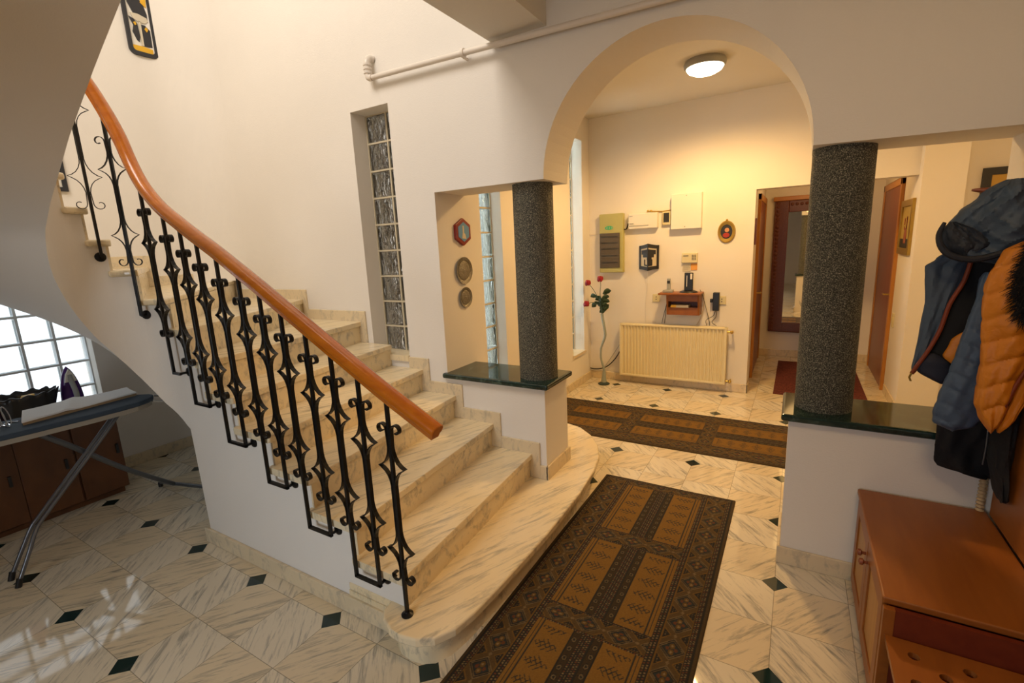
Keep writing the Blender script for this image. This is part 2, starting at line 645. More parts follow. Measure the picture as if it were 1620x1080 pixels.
# back wall with the corridor opening
struct(MB().prism([(-2.5, 0), (-0.40, 0), (-0.40, 2.155), (0.88, 2.155), (0.88, 3.2), (-2.5, 3.2)], 'y', 3.80, 3.98).build('wall_back', M_WALL))
struct(MB().box(0.88, 1.17, 3.67, 7.0, 0, 3.2).build('wall_pier', M_WALL))
struct(MB().box(1.17, 2.6, 3.95, 4.1, 0, 3.2).build('wall_back_right', M_WALL))
struct(MB().box(2.5, 2.65, 1.14, 3.95, 0, 3.2).build('wall_entry_right', M_WALL))
struct(MB().box(-0.56, -0.42, 3.98, 5.9, 0, 2.6).build('wall_corridor_left', M_WALL))
struct(MB().box(-0.7, 1.1, 5.78, 5.9, 0, 2.6).build('wall_corridor_end', M_WALL))
struct(MB().box(-0.6, 0.9, 3.98, 5.8, 2.55, 2.65).build('ceiling_corridor', M_CEIL))
struct(MB().box(-2.5, 2.65, 0.9, 4.0, 3.11, 3.2).build('ceiling_entry', M_CEIL))
# hall: right wall, ceiling slab, beam, upper landing
struct(MB().box(0.79, 0.95, -6.0, 0.80, 0, 3.02).build('wall_right', M_WALL))
struct(MB().box(-1.26, 0.95, -6.0, 0.80, 3.02, 3.22).build('ceiling', M_CEIL))
struct(MB().box(-1.62, -1.26, -6.0, 0.80, 2.87, 3.22).build('trim_1', M_CEIL))
struct(MB().box(-5.0, 1.0, -6.0, 0.80, 5.8, 5.9).build('ceiling_stairwell', M_CEIL))
struct(MB().box(-5.02, -1.62, -2.42, -2.28, 2.0, 5.8).build('wall_front', M_WALL))
struct(MB().box(-2.9, -1.62, -6.0, -2.42, 2.87, 3.1).build('ceiling_left', M_CEIL))
struct(MB().box(-5.02, -2.9, -6.0, -2.42, 2.5, 2.7).build('ceiling_far_left', M_CEIL))

struct(MB().box(-5.1, 1.1, -6.12, -6.0, 0, 5.9).build('wall_rear', M_WALL))
struct(MB().box(0.95, 1.1, -6.0, 0.80, 3.02, 5.9).build('wall_upper', M_WALL))
# skirtings of the room


def skirt(name, x0, x1, y0, y1, z0=0.0, h=0.095):
    return struct(MB().box(x0, x1, y0, y1, z0, z0+h).build(name, M_SKIRT, bevel=0.004))


skirt('baseboard_back', -2.25, -0.385, 3.785, 3.80)
skirt('baseboard_back', -0.40, -0.385, 3.785, 3.98)
skirt('baseboard_entry', XE, XE+0.015, 1.345, 3.785)
skirt('baseboard_left', XL, XL+0.015, -6.0, 0.75)
skirt('baseboard_corridor', -0.40, 0.87, 5.765, 5.78)
skirt('baseboard_pier', 0.865, 0.88, 3.66, 4.35)
skirt('baseboard_right', 0.0, 0.79, 0.785, 0.80)
skirt('baseboard_passage', -0.003, 0.012, 0.785, 1.155)
skirt('baseboard_string', -3.03, -1.45, -0.532, -0.515)

# ledges of green marble
tag(MB().box(-2.15, -1.31, 0.765, 1.17, 0.79, 0.826).build('ledge', M_GREEN, bevel=0.012, seg=3),
    'dark green marble ledge under the column beside the stairs', 'ledge')
tag(MB().box(-0.022, 0.765, 0.765, 1.17, 0.79, 0.826).build('ledge', M_GREEN, bevel=0.012, seg=3),
    'dark green marble ledge under the column in front of the coats', 'ledge')
# columns


def column(x, y, r, label):
    prof = [(r, 0)] + [(r, 1.249*k/20) for k in range(1, 21)]
    o = MB().lathe(prof, (x, y, 0.826), n=48).build('column', M_SPECK, smooth=True)
    tag(o, label, 'column')


column(-1.468, 0.965, 0.128, 'round speckled dark grey column standing on the stair side ledge')
column(0.155, 0.965, 0.124, 'round speckled dark grey column standing on the ledge by the coats')

# ------------------------------------------------------------------ glass block windows


def glass_window(idx, axis, plane, a0, a1, z0, z1, nc, nr, gl, grout, gw=0.012, th=0.07, cuts=None):
    """axis: the wall normal; plane = inner face of the glass"""
    mb = MB()
    g = MB()
    hs = [a0 + (a1-a0)*k/nc for k in range(nc+1)] if cuts is None else cuts
    vs = [z0 + (z1-z0)*k/nr for k in range(nr+1)]

    def bx(m, u0, u1, w0, w1, d0, d1):
        if axis == 'x':
            m.box(d0, d1, u0, u1, w0, w1)
        else:
            m.box(u0, u1, d0, d1, w0, w1)
    sgn = -1 if axis == 'x' else 1
    d0, d1 = sorted((plane, plane + sgn*th))
    for h in hs:
        bx(g, h-gw/2, h+gw/2, z0, z1, d0, d1)
    for v in vs:
        bx(g, a0, a1, v-gw/2, v+gw/2, d0+0.001, d1-0.001)
    e0, e1 = sorted((plane + sgn*0.004, plane + sgn*(th-0.004)))
    for i in range(len(hs)-1):
        for j in range(nr):
            bx(mb, hs[i]+gw/2, hs[i+1]-gw/2, vs[j]+gw/2, vs[j+1]-gw/2, e0, e1)
    fr = g.build('window_%d' % idx, grout)
    struct(fr)
    mb.build('glass_blocks', gl, fr, bevel=0.012, seg=2, smooth=True)
    return fr


glass_window(1, 'y', WY+0.14, -2.845, -2.475, 0.92, 2.695, 2, 9, M_GLASSD, M_GROUT, cuts=[-2.845, -2.640, -2.475])
glass_window(2, 'x', XL-0.10, -1.62, -0.32, 0.55, 1.95, 7, 7, M_GLASSB, M_GROUTW, gw=0.016)
glass_window(3, 'x', XE-0.10, 1.33, 1.76, 0.40, 2.84, 2, 12, M_GLASSG, M_GROUT)
glass_window(4, 'x', XE-0.13, 3.23, 3.58, 0.40, 2.84, 2, 12, M_GLASSG, M_GROUT)
struct(MB().box(XE-0.20, XE+0.02, 3.215, 3.595, 0.375, 0.405).build('window_sill', M_SKIRT))
tag(MB().box(-4.4, -2.98, 1.75, 1.80, 0.0, 3.4).build('glass_backdrop', M_BACKDROP), 'dark fence added behind the glass blocks beside the stairs', 'backdrop')  # slab added outside so these glass blocks look dark

# ------------------------------------------------------------------ staircase
XC, YC, R0 = -3.03, -0.735, 0.22
L1 = -1.39 - XC
AL = PI*R0


def ipath(s, off=0.0):
    """inner string line; off > 0 moves towards the well"""
    R = R0 - off
    if s < L1:
        return Vector((-1.39 - s, YC + R, 0))
    if s < L1 + AL:
        a = (s-L1)/R0
        return Vector((XC - R*math.sin(a), YC + R*math.cos(a), 0))
    return Vector((XC + (s-L1-AL), YC - R, 0))


OY0 = -2.28


def opath(s):
    a = 3.32
    b = a + (WY-OY0)
    if s < a:
        return Vector((-1.48 - s, WY, 0))
    if s < b:
        return Vector((XL, WY - (s-a), 0))
    return Vector((XL + (s-b), OY0, 0))


RS = {2: 0, 3: .28, 4: .56, 5: .83, 6: 1.10, 7: 1.33, 8: 1.48, 9: 1.62, 10: 1.80, 11: 1.91, 12: 1.985, 13: 2.06, 14: 2.16, 15: 2.35, 16: 2.49, 17: 2.64, 18: 2.87, 19: 3.14, 20: 3.75}
RO = {2: 0, 3: .297, 4: .607, 5: .898, 6: 1.20, 7: 1.51, 8: 2.20, 9: 3.20, 10: 3.32+.66, 11: 3.32+1.09, 12: 3.32+1.53, 13: 3.32+1.98, 14: 3.32+2.42, 15: 3.32+2.98, 16: 7.6, 17: 8.29, 18: 8.6, 19: 8.9, 20: 9.58}
SOF = [(0, 0.0), (1.642, 0.741), (1.782, .889), (1.875, 1.052), (1.953, 1.187), (2.033, 1.314), (2.11, 1.453), (2.166, 1.556), (2.239, 1.675), (2.295, 1.774), (2.348, 1.87), (2.483, 1.98), (2.828, 2.207), (3.162, 2.391), (3.436, 2.529), (3.75, 2.70), (4.5, 2.9)]


def lerp_tab(tab, s):
    for (a, x), (b, y) in zip(tab, tab[1:]):
        if s <= b:
            return x + (y-x)*max(0, (s-a))/(b-a)
    return tab[-1][1]


stair = thing('staircase', (-1.4, 0.1, 0.0), 'marble staircase climbing left along the wall and winding back overhead', 'staircase')
body = MB()
K = 6
for n in range(2, 20):
    ztop = RI*min(n, 19) - 0.036
    pts = []
    cuts = [RS[n] + (RS[n+1]-RS[n])*k/K for k in range(K+1)]
    for k, s in enumerate(cuts):
        so = RO[n] + (RO[n+1]-RO[n])*k/K
        tau = n + k/K
        zi = lerp_tab(SOF, s)
        zo = RI*tau - 0.47
        if s < 1.62:
            zi = zo = 0.0
        pts.append((ipath(s), opath(so), zi, max(zo, 0.0)))
    for k in range(K):
        (i0, o0, a0, b0), (i1, o1, a1, b1) = pts[k], pts[k+1]
        vs = [(i0.x, i0.y, a0), (i1.x, i1.y, a1), (o1.x, o1.y, b1), (o0.x, o0.y, b0),
              (i0.x, i0.y, ztop), (i1.x, i1.y, ztop), (o1.x, o1.y, ztop), (o0.x, o0.y, ztop)]
        # the sloping underside is a finely ruled surface so it shades smoothly
        fs = [(4, 5, 6, 7), (0, 1, 5, 4), (3, 7, 6, 2)]
        if k == 0:
            fs.append((0, 4, 7, 3))
        if k == K-1:
            fs.append((1, 2, 6, 5))
        body.add(vs, fs)
        J = 8
        g = []
        for j in range(J+1):
            f = j/J
            g.append((i0.x+(o0.x-i0.x)*f, i0.y+(o0.y-i0.y)*f, a0+(b0-a0)*f))
        for j in range(J+1):
            f = j/J
            g.append((i1.x+(o1.x-i1.x)*f, i1.y+(o1.y-i1.y)*f, a1+(b1-a1)*f))
        body.add(g, [(j, j+1, J+2+j, J+1+j) for j in range(J)])
bo = body.build('string_and_soffit', M_WALL, stair, smooth=True)


def tread_poly(n):
    s0, s1 = RS[n]-0.032, RS[n+1]+0.01
    o0, o1 = RO[n]-0.032, RO[n+1]+0.01
    P = []
    for k in range(7):
        P.append(ipath(s0+(s1-s0)*k/6, 0.028))
    oo = []
    steps = 1
    oo.append(opath(o0))
    for corner in (3.32, 3.32 + (WY-OY0)):
        if o0 < corner < o1:
            oo.append(opath(corner))
    oo.append(opath(o1))
    return [(p.x, p.y) for p in P] + [(p.x, p.y) for p in reversed(oo)]


for n in range(2, 20):
    MB().prism(tread_poly(n), 'z', RI*n-0.036, RI*n).build('tread', M_STEP, stair, bevel=0.012, seg=3)
    a, b = ipath(RS[n]), opath(RO[n])
    d = (b-a).normalized()
    q = Vector((d.y, -d.x, 0))*0.012
    if q.dot(ipath(max(RS[n]-0.1, -0.1)) - a) < 0:
        q = -q
    zb = RI*(n-1) if n > 2 else RI
    MB().prism([(a.x, a.y), (b.x, b.y), ((b+q).x, (b+q).y), ((a+q).x, (a+q).y)], 'z', zb-0.001, RI*n-0.036).build('riser', M_STEP, stair)
# the sill of step six runs into the window recess
MB().box(-2.843, -2.477, 0.785, 1.04, 0.88, 0.925).build('window_step_sill', M_STEP, stair)
# first step: long slab with a rounded end that wraps the newel side
B1 = [(-1.475, -0.52), (-1.468, -0.57), (-1.43, -0.61), (-1.37, -0.638), (-1.30, -0.645), (-1.23, -0.632), (-1.165, -0.59), (-1.12, -0.51), (-1.10, -0.40), (-1.088, -0.2), (-1.075, 0.25),
      (-1.085, 0.75), (-1.115, 1.06), (-1.16, 1.28), (-1.24, 1.46), (-1.36, 1.63), (-1.50, 1.75), (-1.65, 1.80), (-1.80, 1.80), (-2.24, 1.80), (-2.24, 1.15), (-1.36, 1.15), (-1.36, 0.795), (-1.75, 0.795), (-1.75, -0.52)]
MB().prism(B1, 'z', RI-0.042, RI).build('tread', M_STEP, stair, bevel=0.018, seg=4)
cxm, cym = -1.45, 0.3
B2 = []
for i, (x, y) in enumerate(B1):
    if x > -1.34 or (y < -0.53 and x > -1.48) or (y > 1.5 and x > -2.2):
        # pull the riser in under the nosing
        a = Vector(B1[i-1]); c_ = Vector(B1[(i+1) % len(B1)])
        d = (c_-a).normalized()
        B2.append((x - d.y*0.050, y + d.x*0.050))
    else:
        B2.append((x, y))
MB().prism(B2, 'z', 0.0, RI-0.042).build('riser', M_STEP, stair, smooth=True)

# stepped wall skirting above the treads
for n in range(2, 9):
    x0 = -1.48 - RO[n] + 0.03 + 0.06
    x1 = -1.48 - RO[n+1] + 0.03 + 0.06
    x1 = max(x1, XL + 0.01)
    zt = RI*n + 0.085
    zb = RI*(n-1)
    if n == 6:
        MB().box(-2.50, x0, 0.786, 0.80, RI*6-0.09, zt-0.0).build('skirting', M_SKIRT, stair) if x0 > -2.5 else None
        continue
    if n == 5:
        x1 = -2.478
        zt = RI*5 + 0.085
    if n == 7:
        x0 = min(x0, -2.86)
    MB().box(x1, x0, 0.786, 0.80, zb, zt).build('skirting', M_SKIRT, stair, bevel=0.003)
MB().box(XL, XL+0.015, 0.21, 0.79, RI*8, RI*9+0.085).build('skirting', M_SKIRT, stair, bevel=0.003)
MB().box(XL, XL+0.015, -0.25, 0.21, RI*9, RI*10+0.095).build('skirting', M_SKIRT, stair, bevel=0.003)
# skirting of the newel pier standing on step one
MB().box(-1.39, -1.331, 0.785, 0.80, RI, RI+0.095).box(-1.345, -1.330, 0.785, 1.155, RI, RI+0.095).build('skirting', M_SKIRT, stair, bevel=0.003)

# ------------------------------------------------------------------ railing
rail = thing('stair_railing', (-1.335, -0.55, RI), 'black wrought iron stair railing with a varnished orange wooden handrail', 'railing')
RR = 0.175


def rpos(th):
    return (XC - RR*math.sin(th), YC + RR*math.cos(th))


YR = YC + RR
railpts = [(-1.09, YR, 1.045), (-1.335, YR, 1.170), (-1.483, YR, 1.252), (-1.629, YR, 1.333), (-1.775, YR, 1.416), (-1.925, YR, 1.50), (-2.06, YR, 1.577), (-2.205, YR, 1.656),
           (-2.364, YR, 1.742), (-2.514, YR, 1.817), (-2.648, YR, 1.888), (-2.79, YR, 1.968), (-2.90, YR, 2.055), (-2.975, YR, 2.14), (-3.03, YR, 2.23)]
for deg, z in ((15, 2.345), (30, 2.46), (45, 2.57), (60, 2.67), (80, 2.79), (100, 2.89), (120, 2.98), (150, 3.09), (180, 3.19)):
    x, y = rpos(math.radians(deg))
    railpts.append((x, y, z))
railpts += [(-2.8, YC-RR, 3.34), (-2.5, YC-RR, 3.52), (-2.2, YC-RR, 3.70)]


def smoothpath(P, sub=4):
    P = [Vector(p) for p in P]
    out = []
    for i in range(len(P)-1):
        p0, p1, p2, p3 = P[max(i-1, 0)], P[i], P[i+1], P[min(i+2, len(P)-1)]
        for k in range(sub):
            t = k/sub
            out.append(0.5*((2*p1) + (p2-p0)*t + (2*p0-5*p1+4*p2-p3)*t*t + (3*p1-p0-3*p2+p3)*t**3))
    out.append(P[-1])
    return out


prof = []
for a, b in [(-.021, -.030), (.021, -.030), (.024, -.012), (.031, -.006), (.032, .012), (.024, .024), (.010, .030), (-.010, .030), (-.024, .024), (-.032, .012), (-.031, -.006), (-.024, -.012)]:
    prof.append((a, b))
MB().sweep(smoothpath(railpts), prof).build('handrail', M_RAIL, rail, smooth=True, bevel=0.004, seg=2)


def arcpts(c, r, a0, a1, n, r1=None):
    r1 = r if r1 is None else r1
    return [(c[0] + (r+(r1-r)*k/n)*math.cos(math.radians(a0+(a1-a0)*k/n)), c[1] + (r+(r1-r)*k/n)*math.sin(math.radians(a0+(a1-a0)*k/n))) for k in range(n+1)]


def half_motif(zs1, zt1, zt2, zs2):
    """(u, z) polyline of one strap, right hand side"""
    P = []
    # upper scroll, from its inner end outwards and down along the bar
    P += arcpts((0.040, zs1), 0.010, -120, 180, 12, 0.027)   # spiral
    P += [(0.011, zs1-0.03), (0.0095, zs1-0.06)]

    def tip(zt, top):
        up = [(0.0095, zt+0.085), (0.012, zt+0.065), (0.020, zt+0.042), (0.033, zt+0.022), (0.050, zt+0.008), (0.069, zt)]
        dn = [(0.052, zt-0.009), (0.036, zt-0.020), (0.023, zt-0.036), (0.014, zt-0.056), (0.0095, zt-0.080)]
        return up + dn
    P += tip(zt1, True)
    P += tip(zt2, False)
    P += [(0.0095, zs2+0.06), (0.011, zs2+0.03)]
    P += list(reversed([(u, 2*zs2 - z) for u, z in arcpts((0.040, zs2), 0.010, -120, 180, 12, 0.027)]))
    return P


def baluster(x, y, zb, zt, tang, motif, thin=False):
    t_ = Vector((tang[0], tang[1], 0)).normalized()
    nrm = Vector((-t_.y, t_.x, 0))
    h = 0.0068
    c0 = Vector((x, y, 0))
    bar = MB()
    q = [c0 + t_*a + nrm*b for a, b in ((-h, -h), (h, -h), (h, h), (-h, h))]
    bar.add([(v.x, v.y, zb) for v in q] + [(v.x, v.y, zt) for v in q], [(3, 2, 1, 0), (4, 5, 6, 7), (0, 1, 5, 4), (1, 2, 6, 5), (2, 3, 7, 6), (3, 0, 4, 7)])
    bo_ = bar.build('baluster', M_IRON, rail)
    hm = half_motif(*motif)
    for sgn in (1, -1):
        pts = [c0 + t_*(u*sgn) + Vector((0, 0, z)) for u, z in hm]
        MB().ribbon(pts, nrm, 0.0085 if thin else 0.018, 0.0035 if thin else 0.0055).build('scroll_strap', M_IRON, bo_)
    return bo_


BX = [-1.350, -1.483, -1.629, -1.775, -1.925, -2.062, -2.205, -2.364, -2.514, -2.648, -2.79, -2.975]
BB = [RI, .270, .270, .428, .428, .598, .598, .758, .758, .932, .932, 1.085]
BT = [1.150, 1.232, 1.311, 1.396, 1.478, 1.556, 1.634, 1.720, 1.795, 1.866, 1.945, 2.12]
for i, (x, zb, zt) in enumerate(zip(BX, BB, BT)):
    y = YR if i else -0.545
    mt = zt if i < 11 else zt - 0.03
    baluster(x, y, zb, zt, (1, 0), (mt-.135, mt-.287, mt-.645, mt-.775) if i else (mt-.14, mt-.30, mt-.675, mt-.80))
thB, thA = math.radians(38), math.radians(78)
xb, yb = rpos(thB)
xa, ya = rpos(thA)
baluster(xb, yb, 1.41, 2.51, (math.cos(thB), math.sin(thB)), (2.33, 2.19, 1.85, 1.71), True)
baluster(xa, ya, 1.74, 2.78, (math.cos(thA), math.sin(thA)), (2.62, 2.48, 2.15, 2.01), True)

# feet and brackets that carry the balusters
MB().lathe([(0.026, 0), (0.026, 0.006), (0.012, 0.014), (0.010, 0.02)], (BX[0], -0.545, RI), n=20).build('foot_rosette', M_IRON, rail, smooth=True)


def stub(x, y, z, d, ln):
    d = Vector((*d, 0)).normalized()
    p = Vector((x, y, z))
    m = MB()
    m.tube([p, p + d*ln], 0.007, 6)
    q = p + d*ln
    m.tube([q - d*0.012, q - d*0.006, q], [0.012, 0.024, 0.026], 16)
    m.build('wall_bracket', M_IRON, rail, smooth=True)


for i in (1, 3, 5, 7, 9):
    z = BB[i]
    MB().box(BX[i+1]-0.0068, BX[i]+0.0068, YR-0.0068, YR+0.0068, z-0.006, z+0.008).build('bottom_bar', M_IRON, rail)
    stub(BX[i]-0.004, YR, z+0.003, (0, 1), -(YR) - 0.515)
MB().box(BX[11]-0.0068, BX[11]+0.075, YR-0.0068, YR+0.0068, BB[11]-0.006, BB[11]+0.008).build('bottom_bar', M_IRON, rail)
stub(BX[11]+0.07, YR, BB[11]+0.003, (0, 1), -(YR) - 0.515)
for th, z in ((thB, 1.41), (thA, 1.74)):
    x, y = rpos(th)
    stub(x, y, z, (-math.sin(th), math.cos(th)), 0.045)

# ------------------------------------------------------------------ pipe on the wall and ceiling lamp
pp = thing('wall_pipe', (-2.55, 0.75, 2.77), 'white painted heating pipe running along the wall above the arch', 'pipe')
MB().tube(smoothpath([(-2.545, 0.75, 2.855), (-1.79, 0.75, 2.838), (-0.54, 0.75, 2.805), (0.78, 0.75, 2.78)], 3), 0.017, 12).build('pipe_run', M_PIPE, pp, smooth=True)
MB().tube(smoothpath([(-2.545, 0.75, 2.855), (-2.578, 0.75, 2.862), (-2.582, 0.75, 2.90), (-2.582, 0.75, 2.955), (-2.58, 0.77, 2.985), (-2.57, 0.80, 2.985)], 4), [0.022]*21, 12).build('elbow', M_PIPE, pp, smooth=True)
for k in range(3):
    MB().lathe([(0.027, 0), (0.027, 0.012)], (-2.582, 0.75, 2.885+0.025*k), n=16).build('collar', M_PIPE, pp)
MB().lathe([(0.025, 0), (0.025, 0.02)], (-1.80, 0.75, 2.838), axis='x', n=16).box(-1.797, -1.787, 0.75, 0.80, 2.81, 2.822).build('clamp', M_PIPE, pp)

lp = thing('ceiling_lamp', (-0.745, 2.68, 3.11), 'round lit ceiling lamp with a metal rim in the entry', 'lamp')
MB().lathe([(0.155, 0), (0.165, -0.02), (0.160, -0.045), (0.150, -0.055)], (-0.745, 2.68, 3.11), n=40).build('rim', M_GREYP, lp, smooth=True)
MB().lathe([(0.148, -0.050), (0.13, -0.078), (0.09, -0.098), (0.04, -0.108), (0.005, -0.11)], (-0.745, 2.68, 3.11), n=40).build('lamp_shade', M_LAMP, lp, smooth=True)

# ------------------------------------------------------------------ rugs


def rug_colors(S, T, W, L, T0):
    """S across 0..W, T along 0..L  -> rgb array"""
    gold = np.array([0.185, 0.090, 0.009]); brown = np.array([0.072, 0.040, 0.009])
    dark = np.array([0.009, 0.008, 0.006]); navy = np.array([0.012, 0.020, 0.020]); beige = np.array([0.27, 0.18, 0.07]); rust = np.array([0.11, 0.030, 0.008])
    n = S.shape[0]
    col = np.tile(gold, (n, 1))
    d = np.minimum(S, W-S)
    e_ = np.minimum(T, L-T)               # the ends only have a thin guard stripe
    a = T
    rng = np.random.RandomState(3)

    def fr(x, p):
        return np.mod(x, p)/p - 0.5

    def put(mask, c):
        col[mask] = c

    def berries(mask, aa, dd, p=0.014):
        put(mask, dark*1.3)
        row = np.floor(dd/p)
        u = fr(aa + row*p*0.5, p); v = fr(dd, p)
        dot = (u*u + v*v) < 0.085
        put(mask & dot, beige*0.62)
        dot2 = dot & (np.mod(np.floor((aa + row*p*0.5)/p), 3) == 0)
        put(mask & dot2, rust)

    def border(mask, aa, v, hw, P):
        """v in -1..1 across the band, hexagonal lattice of medallions"""
        put(mask, brown)
        for sh, big in ((0.0, True), (0.5, False)):
            u = fr(aa + sh*P, P)*2        # -1..1
            if big:
                r = np.abs(u)*1.25 + np.abs(v)*0.95
                put(mask & (r < 1.04), beige*0.50)
                put(mask & (r < 0.94), dark)
                put(mask & (r < 0.84), beige*0.45)
                put(mask & (r < 0.76), dark)
                rr = np.sqrt((np.abs(u)-0.22)**2 + v**2*0.8)
                put(mask & (r < 0.66), navy)
                put(mask & (r < 0.66) & (rr < 0.20), gold*0.55)
                put(mask & (r < 0.66) & (rr < 0.09), beige*0.7)
                put(mask & (np.sqrt(u*u + (np.abs(v)-0.32)**2) < 0.13), rust)
            else:
                for sg in (-1, 1):
                    r2 = np.abs(u)*1.2 + np.abs(v*1.0 - sg*1.0)*0.9
                    put(mask & (r2 < 0.62), gold*0.8)
                    put(mask & (r2 < 0.52), dark)
                    zz = np.abs(fr(aa*1.0, 0.012)) + np.abs(fr(v*hw, 0.012))
                    put(mask & (r2 < 0.45) & (zz < 0.22), beige*0.55)
                r3 = np.abs(u) + np.abs(v)
                put(mask & (r3 < 0.16), beige*0.55)
        edge = np.abs(v) > 0.97
        put(mask & edge, gold*0.6)

    # field
    inner = d >= 0.195
    Wi = W - 0.39
    s = S - 0.195
    P = 0.69
    Ti = T - T0 - 0.0625 + 4*P - (P - 0.125)
    k = np.mod(Ti, P)
    sep = inner & (k > P-0.125)
    pan = inner & ~sep
    # separators
    v = (k - (P-0.0625))/0.0625
    border(sep & (np.abs(v) < 0.80), s + 0.01, v/0.8, 0.05, 0.15)
    berries(sep & (np.abs(v) >= 0.80), s, k, 0.012)
    # panels
    kk = k/(P-0.125)
    put(pan, gold)
    fw = Wi*0.36
    left = s < fw
    right = s > Wi-fw
    mid = pan & ~left & ~right
    ss = np.where(left, s, Wi-s)
    for g_ in (0.018, 0.034):
        put(pan & (left | right) & (np.abs(ss-g_) < 0.0022), dark*2)
    hatch = pan & (left | right) & (ss > 0.045) & (ss < fw-0.02) & (kk > 0.05) & (kk < 0.95)
    uc = (ss - (fw*0.5+0.01))/(fw*0.36)
    q = 0.098
    vv = fr(Ti + 0.0, q)*2
    tree = hatch & (np.abs(uc)*0.8 + np.abs(vv)*1.0 < 0.80)
    l1 = np.abs(fr(ss + Ti*0.8, 0.024)) < 0.12
    l2 = np.abs(fr(ss*1.0 - Ti*0.8 + 0.004, 0.024)) < 0.12
    put(tree & (l1 & (vv > -0.2) | l2 & (vv < 0.35)), dark*2.2)
    # middle stripes
    m = (s - Wi/2)/(Wi*0.5-fw)
    band = mid & (np.abs(m) > 0.42)
    put(band, brown*0.45)
    um = fr(Ti, 0.052)*2
    vm = (np.abs(m)-0.70)/0.26
    put(band & (np.abs(um)*1.0+np.abs(vm)*0.9 < 0.78), dark)
    ring = np.abs(np.sqrt(um*um*1.3+vm*vm)-0.42) < 0.11
    put(band & ring, beige*0.5)
    berries(mid & (np.abs(m) <= 0.38), Ti, s, 0.012)
    put(mid & (np.abs(np.abs(m)-0.40) < 0.04), dark)
    put(mid & (np.abs(np.abs(m)-0.97) < 0.05), dark)
    # border bands
    berries((d >= 0.165) & (d < 0.195), a, d, 0.014)
    put((d >= 0.160) & (d < 0.165), gold*0.8)
    mm = (d >= 0.052) & (d < 0.160)
    border(mm, a, (d-0.106)/0.054, 0.054, 0.150)
    berries((d >= 0.020) & (d < 0.052), a, d, 0.012)
    put((d >= 0.049) & (d < 0.052), gold*0.6)
    endm = (e_ < 0.04) & (d > 0.02)
    berries(endm, S, e_, 0.012)
    put(d < 0.020, brown*0.75)
    put(e_ < 0.014, brown*0.7)
    put((d < 0.022) & (d > 0.018), dark)
    col *= (0.86 + 0.28*rng.rand(n))[:, None]
    return col


def rug(name, cx_, cy_, W, L, rot, label, step=0.0036, z=0.009, T0=1.215):
    nx, ny = int(W/step), int(L/step)
    xs = np.linspace(0, W, nx+1); ys = np.linspace(0, L, ny+1)
    gx, gy = np.meshgrid(xs, ys)
    colr = rug_colors(gx.ravel(), gy.ravel(), W, L, T0)
    c_, s_ = math.cos(rot), math.sin(rot)
    lx, ly = gx.ravel()-W/2, gy.ravel()-L/2
    edge = np.minimum(np.minimum(gx, W-gx), np.minimum(gy, L-gy)).ravel()
    zz = np.where(edge < 1e-6, 0.001, z + 0.0012*np.sin(gx.ravel()*9+gy.ravel()*5))
    V = np.stack([lx*c_-ly*s_, lx*s_+ly*c_, zz], 1)
    idx = np.arange((nx+1)*(ny+1)).reshape(ny+1, nx+1)
    F = np.stack([idx[:-1, :-1].ravel(), idx[:-1, 1:].ravel(), idx[1:, 1:].ravel(), idx[1:, :-1].ravel()], 1)
    me = bpy.data.meshes.new(name)
    me.vertices.add(len(V)); me.vertices.foreach_set('co', V.ravel())
    me.loops.add(F.size); me.loops.foreach_set('vertex_index', F.ravel().astype(np.int32))
    me.polygons.add(len(F)); me.polygons.foreach_set('loop_start', np.arange(0, F.size, 4, dtype=np.int32))
    me.update(calc_edges=True)
    at_ = me.color_attributes.new('rug', 'FLOAT_COLOR', 'POINT')
    at_.data.foreach_set('color', np.concatenate([colr, np.ones((len(colr), 1))], 1).ravel())
    me.materials.append(M_RUG)
    o = bpy.data.objects.new(name, me)
    COL.objects.link(o)
    o.location = (cx_, cy_, 0)
    return tag(o, label, 'rug')


rug('runner_rug', -0.688, 0.085, 0.876, 2.50, 0.0, 'patterned brown and gold runner rug lying beside the lowest step')
rug('runner_rug', -0.85, 2.43, 0.90, 2.72, PI/2, 'patterned brown runner rug lying crosswise in the entry beyond the arch')
tag(MB().box(-0.14, 0.70, 3.87, 5.45, 0.0, 0.010).build('floor_rug', M_RUGR), 'plain dark red rug on the corridor floor', 'rug')

# ------------------------------------------------------------------ entry: radiator wall
YB = 3.80
rad = thing('radiator', (-1.2, 3.72, 0.10), 'cream fluted panel radiator under the small wall shelf', 'radiator')
pr = []
x0, x1 = -1.765, -0.63
nfl = 30
for k in range(nfl):
    a = x0 + (x1-x0)*k/nfl
    w_ = (x1-x0)/nfl
    pr += [(a, 3.690), (a+w_*0.30, 3.690), (a+w_*0.45, 3.702), (a+w_*0.85, 3.702)]
pr += [(x1, 3.690), (x1, 3.745), (x0, 3.745)]
MB().prism(pr, 'z', 0.12, 0.715).build('panel', M_RAD, rad)
MB().box(x0-0.02, x1+0.02, 3.683, 3.755, 0.715, 0.735).box(x0-0.02, x1+0.02, 3.686, 3.70, 0.10, 0.125).box(x0-0.025, x0, 3.685, 3.755, 0.10, 0.735).box(x1, x1+0.025, 3.685, 3.755, 0.10, 0.735).build('casing', M_RAD, rad, bevel=0.004)
for xx in (x0+0.2, x1-0.24):
    MB().box(xx, xx+0.04, 3.745, 3.80, 0.3, 0.6).build('wall_bracket', M_RAD, rad)
for z in (0.685, 0.135):
    MB().tube([(-0.61, 3.72, z), (-0.56, 3.72, z)], 0.011, 10).ball((-0.56, 3.72, z), 0.018).tube([(-0.56, 3.72, z), (-0.56, 3.80, z)], 0.008, 8).build('valve', M_BRASS, rad, smooth=True)

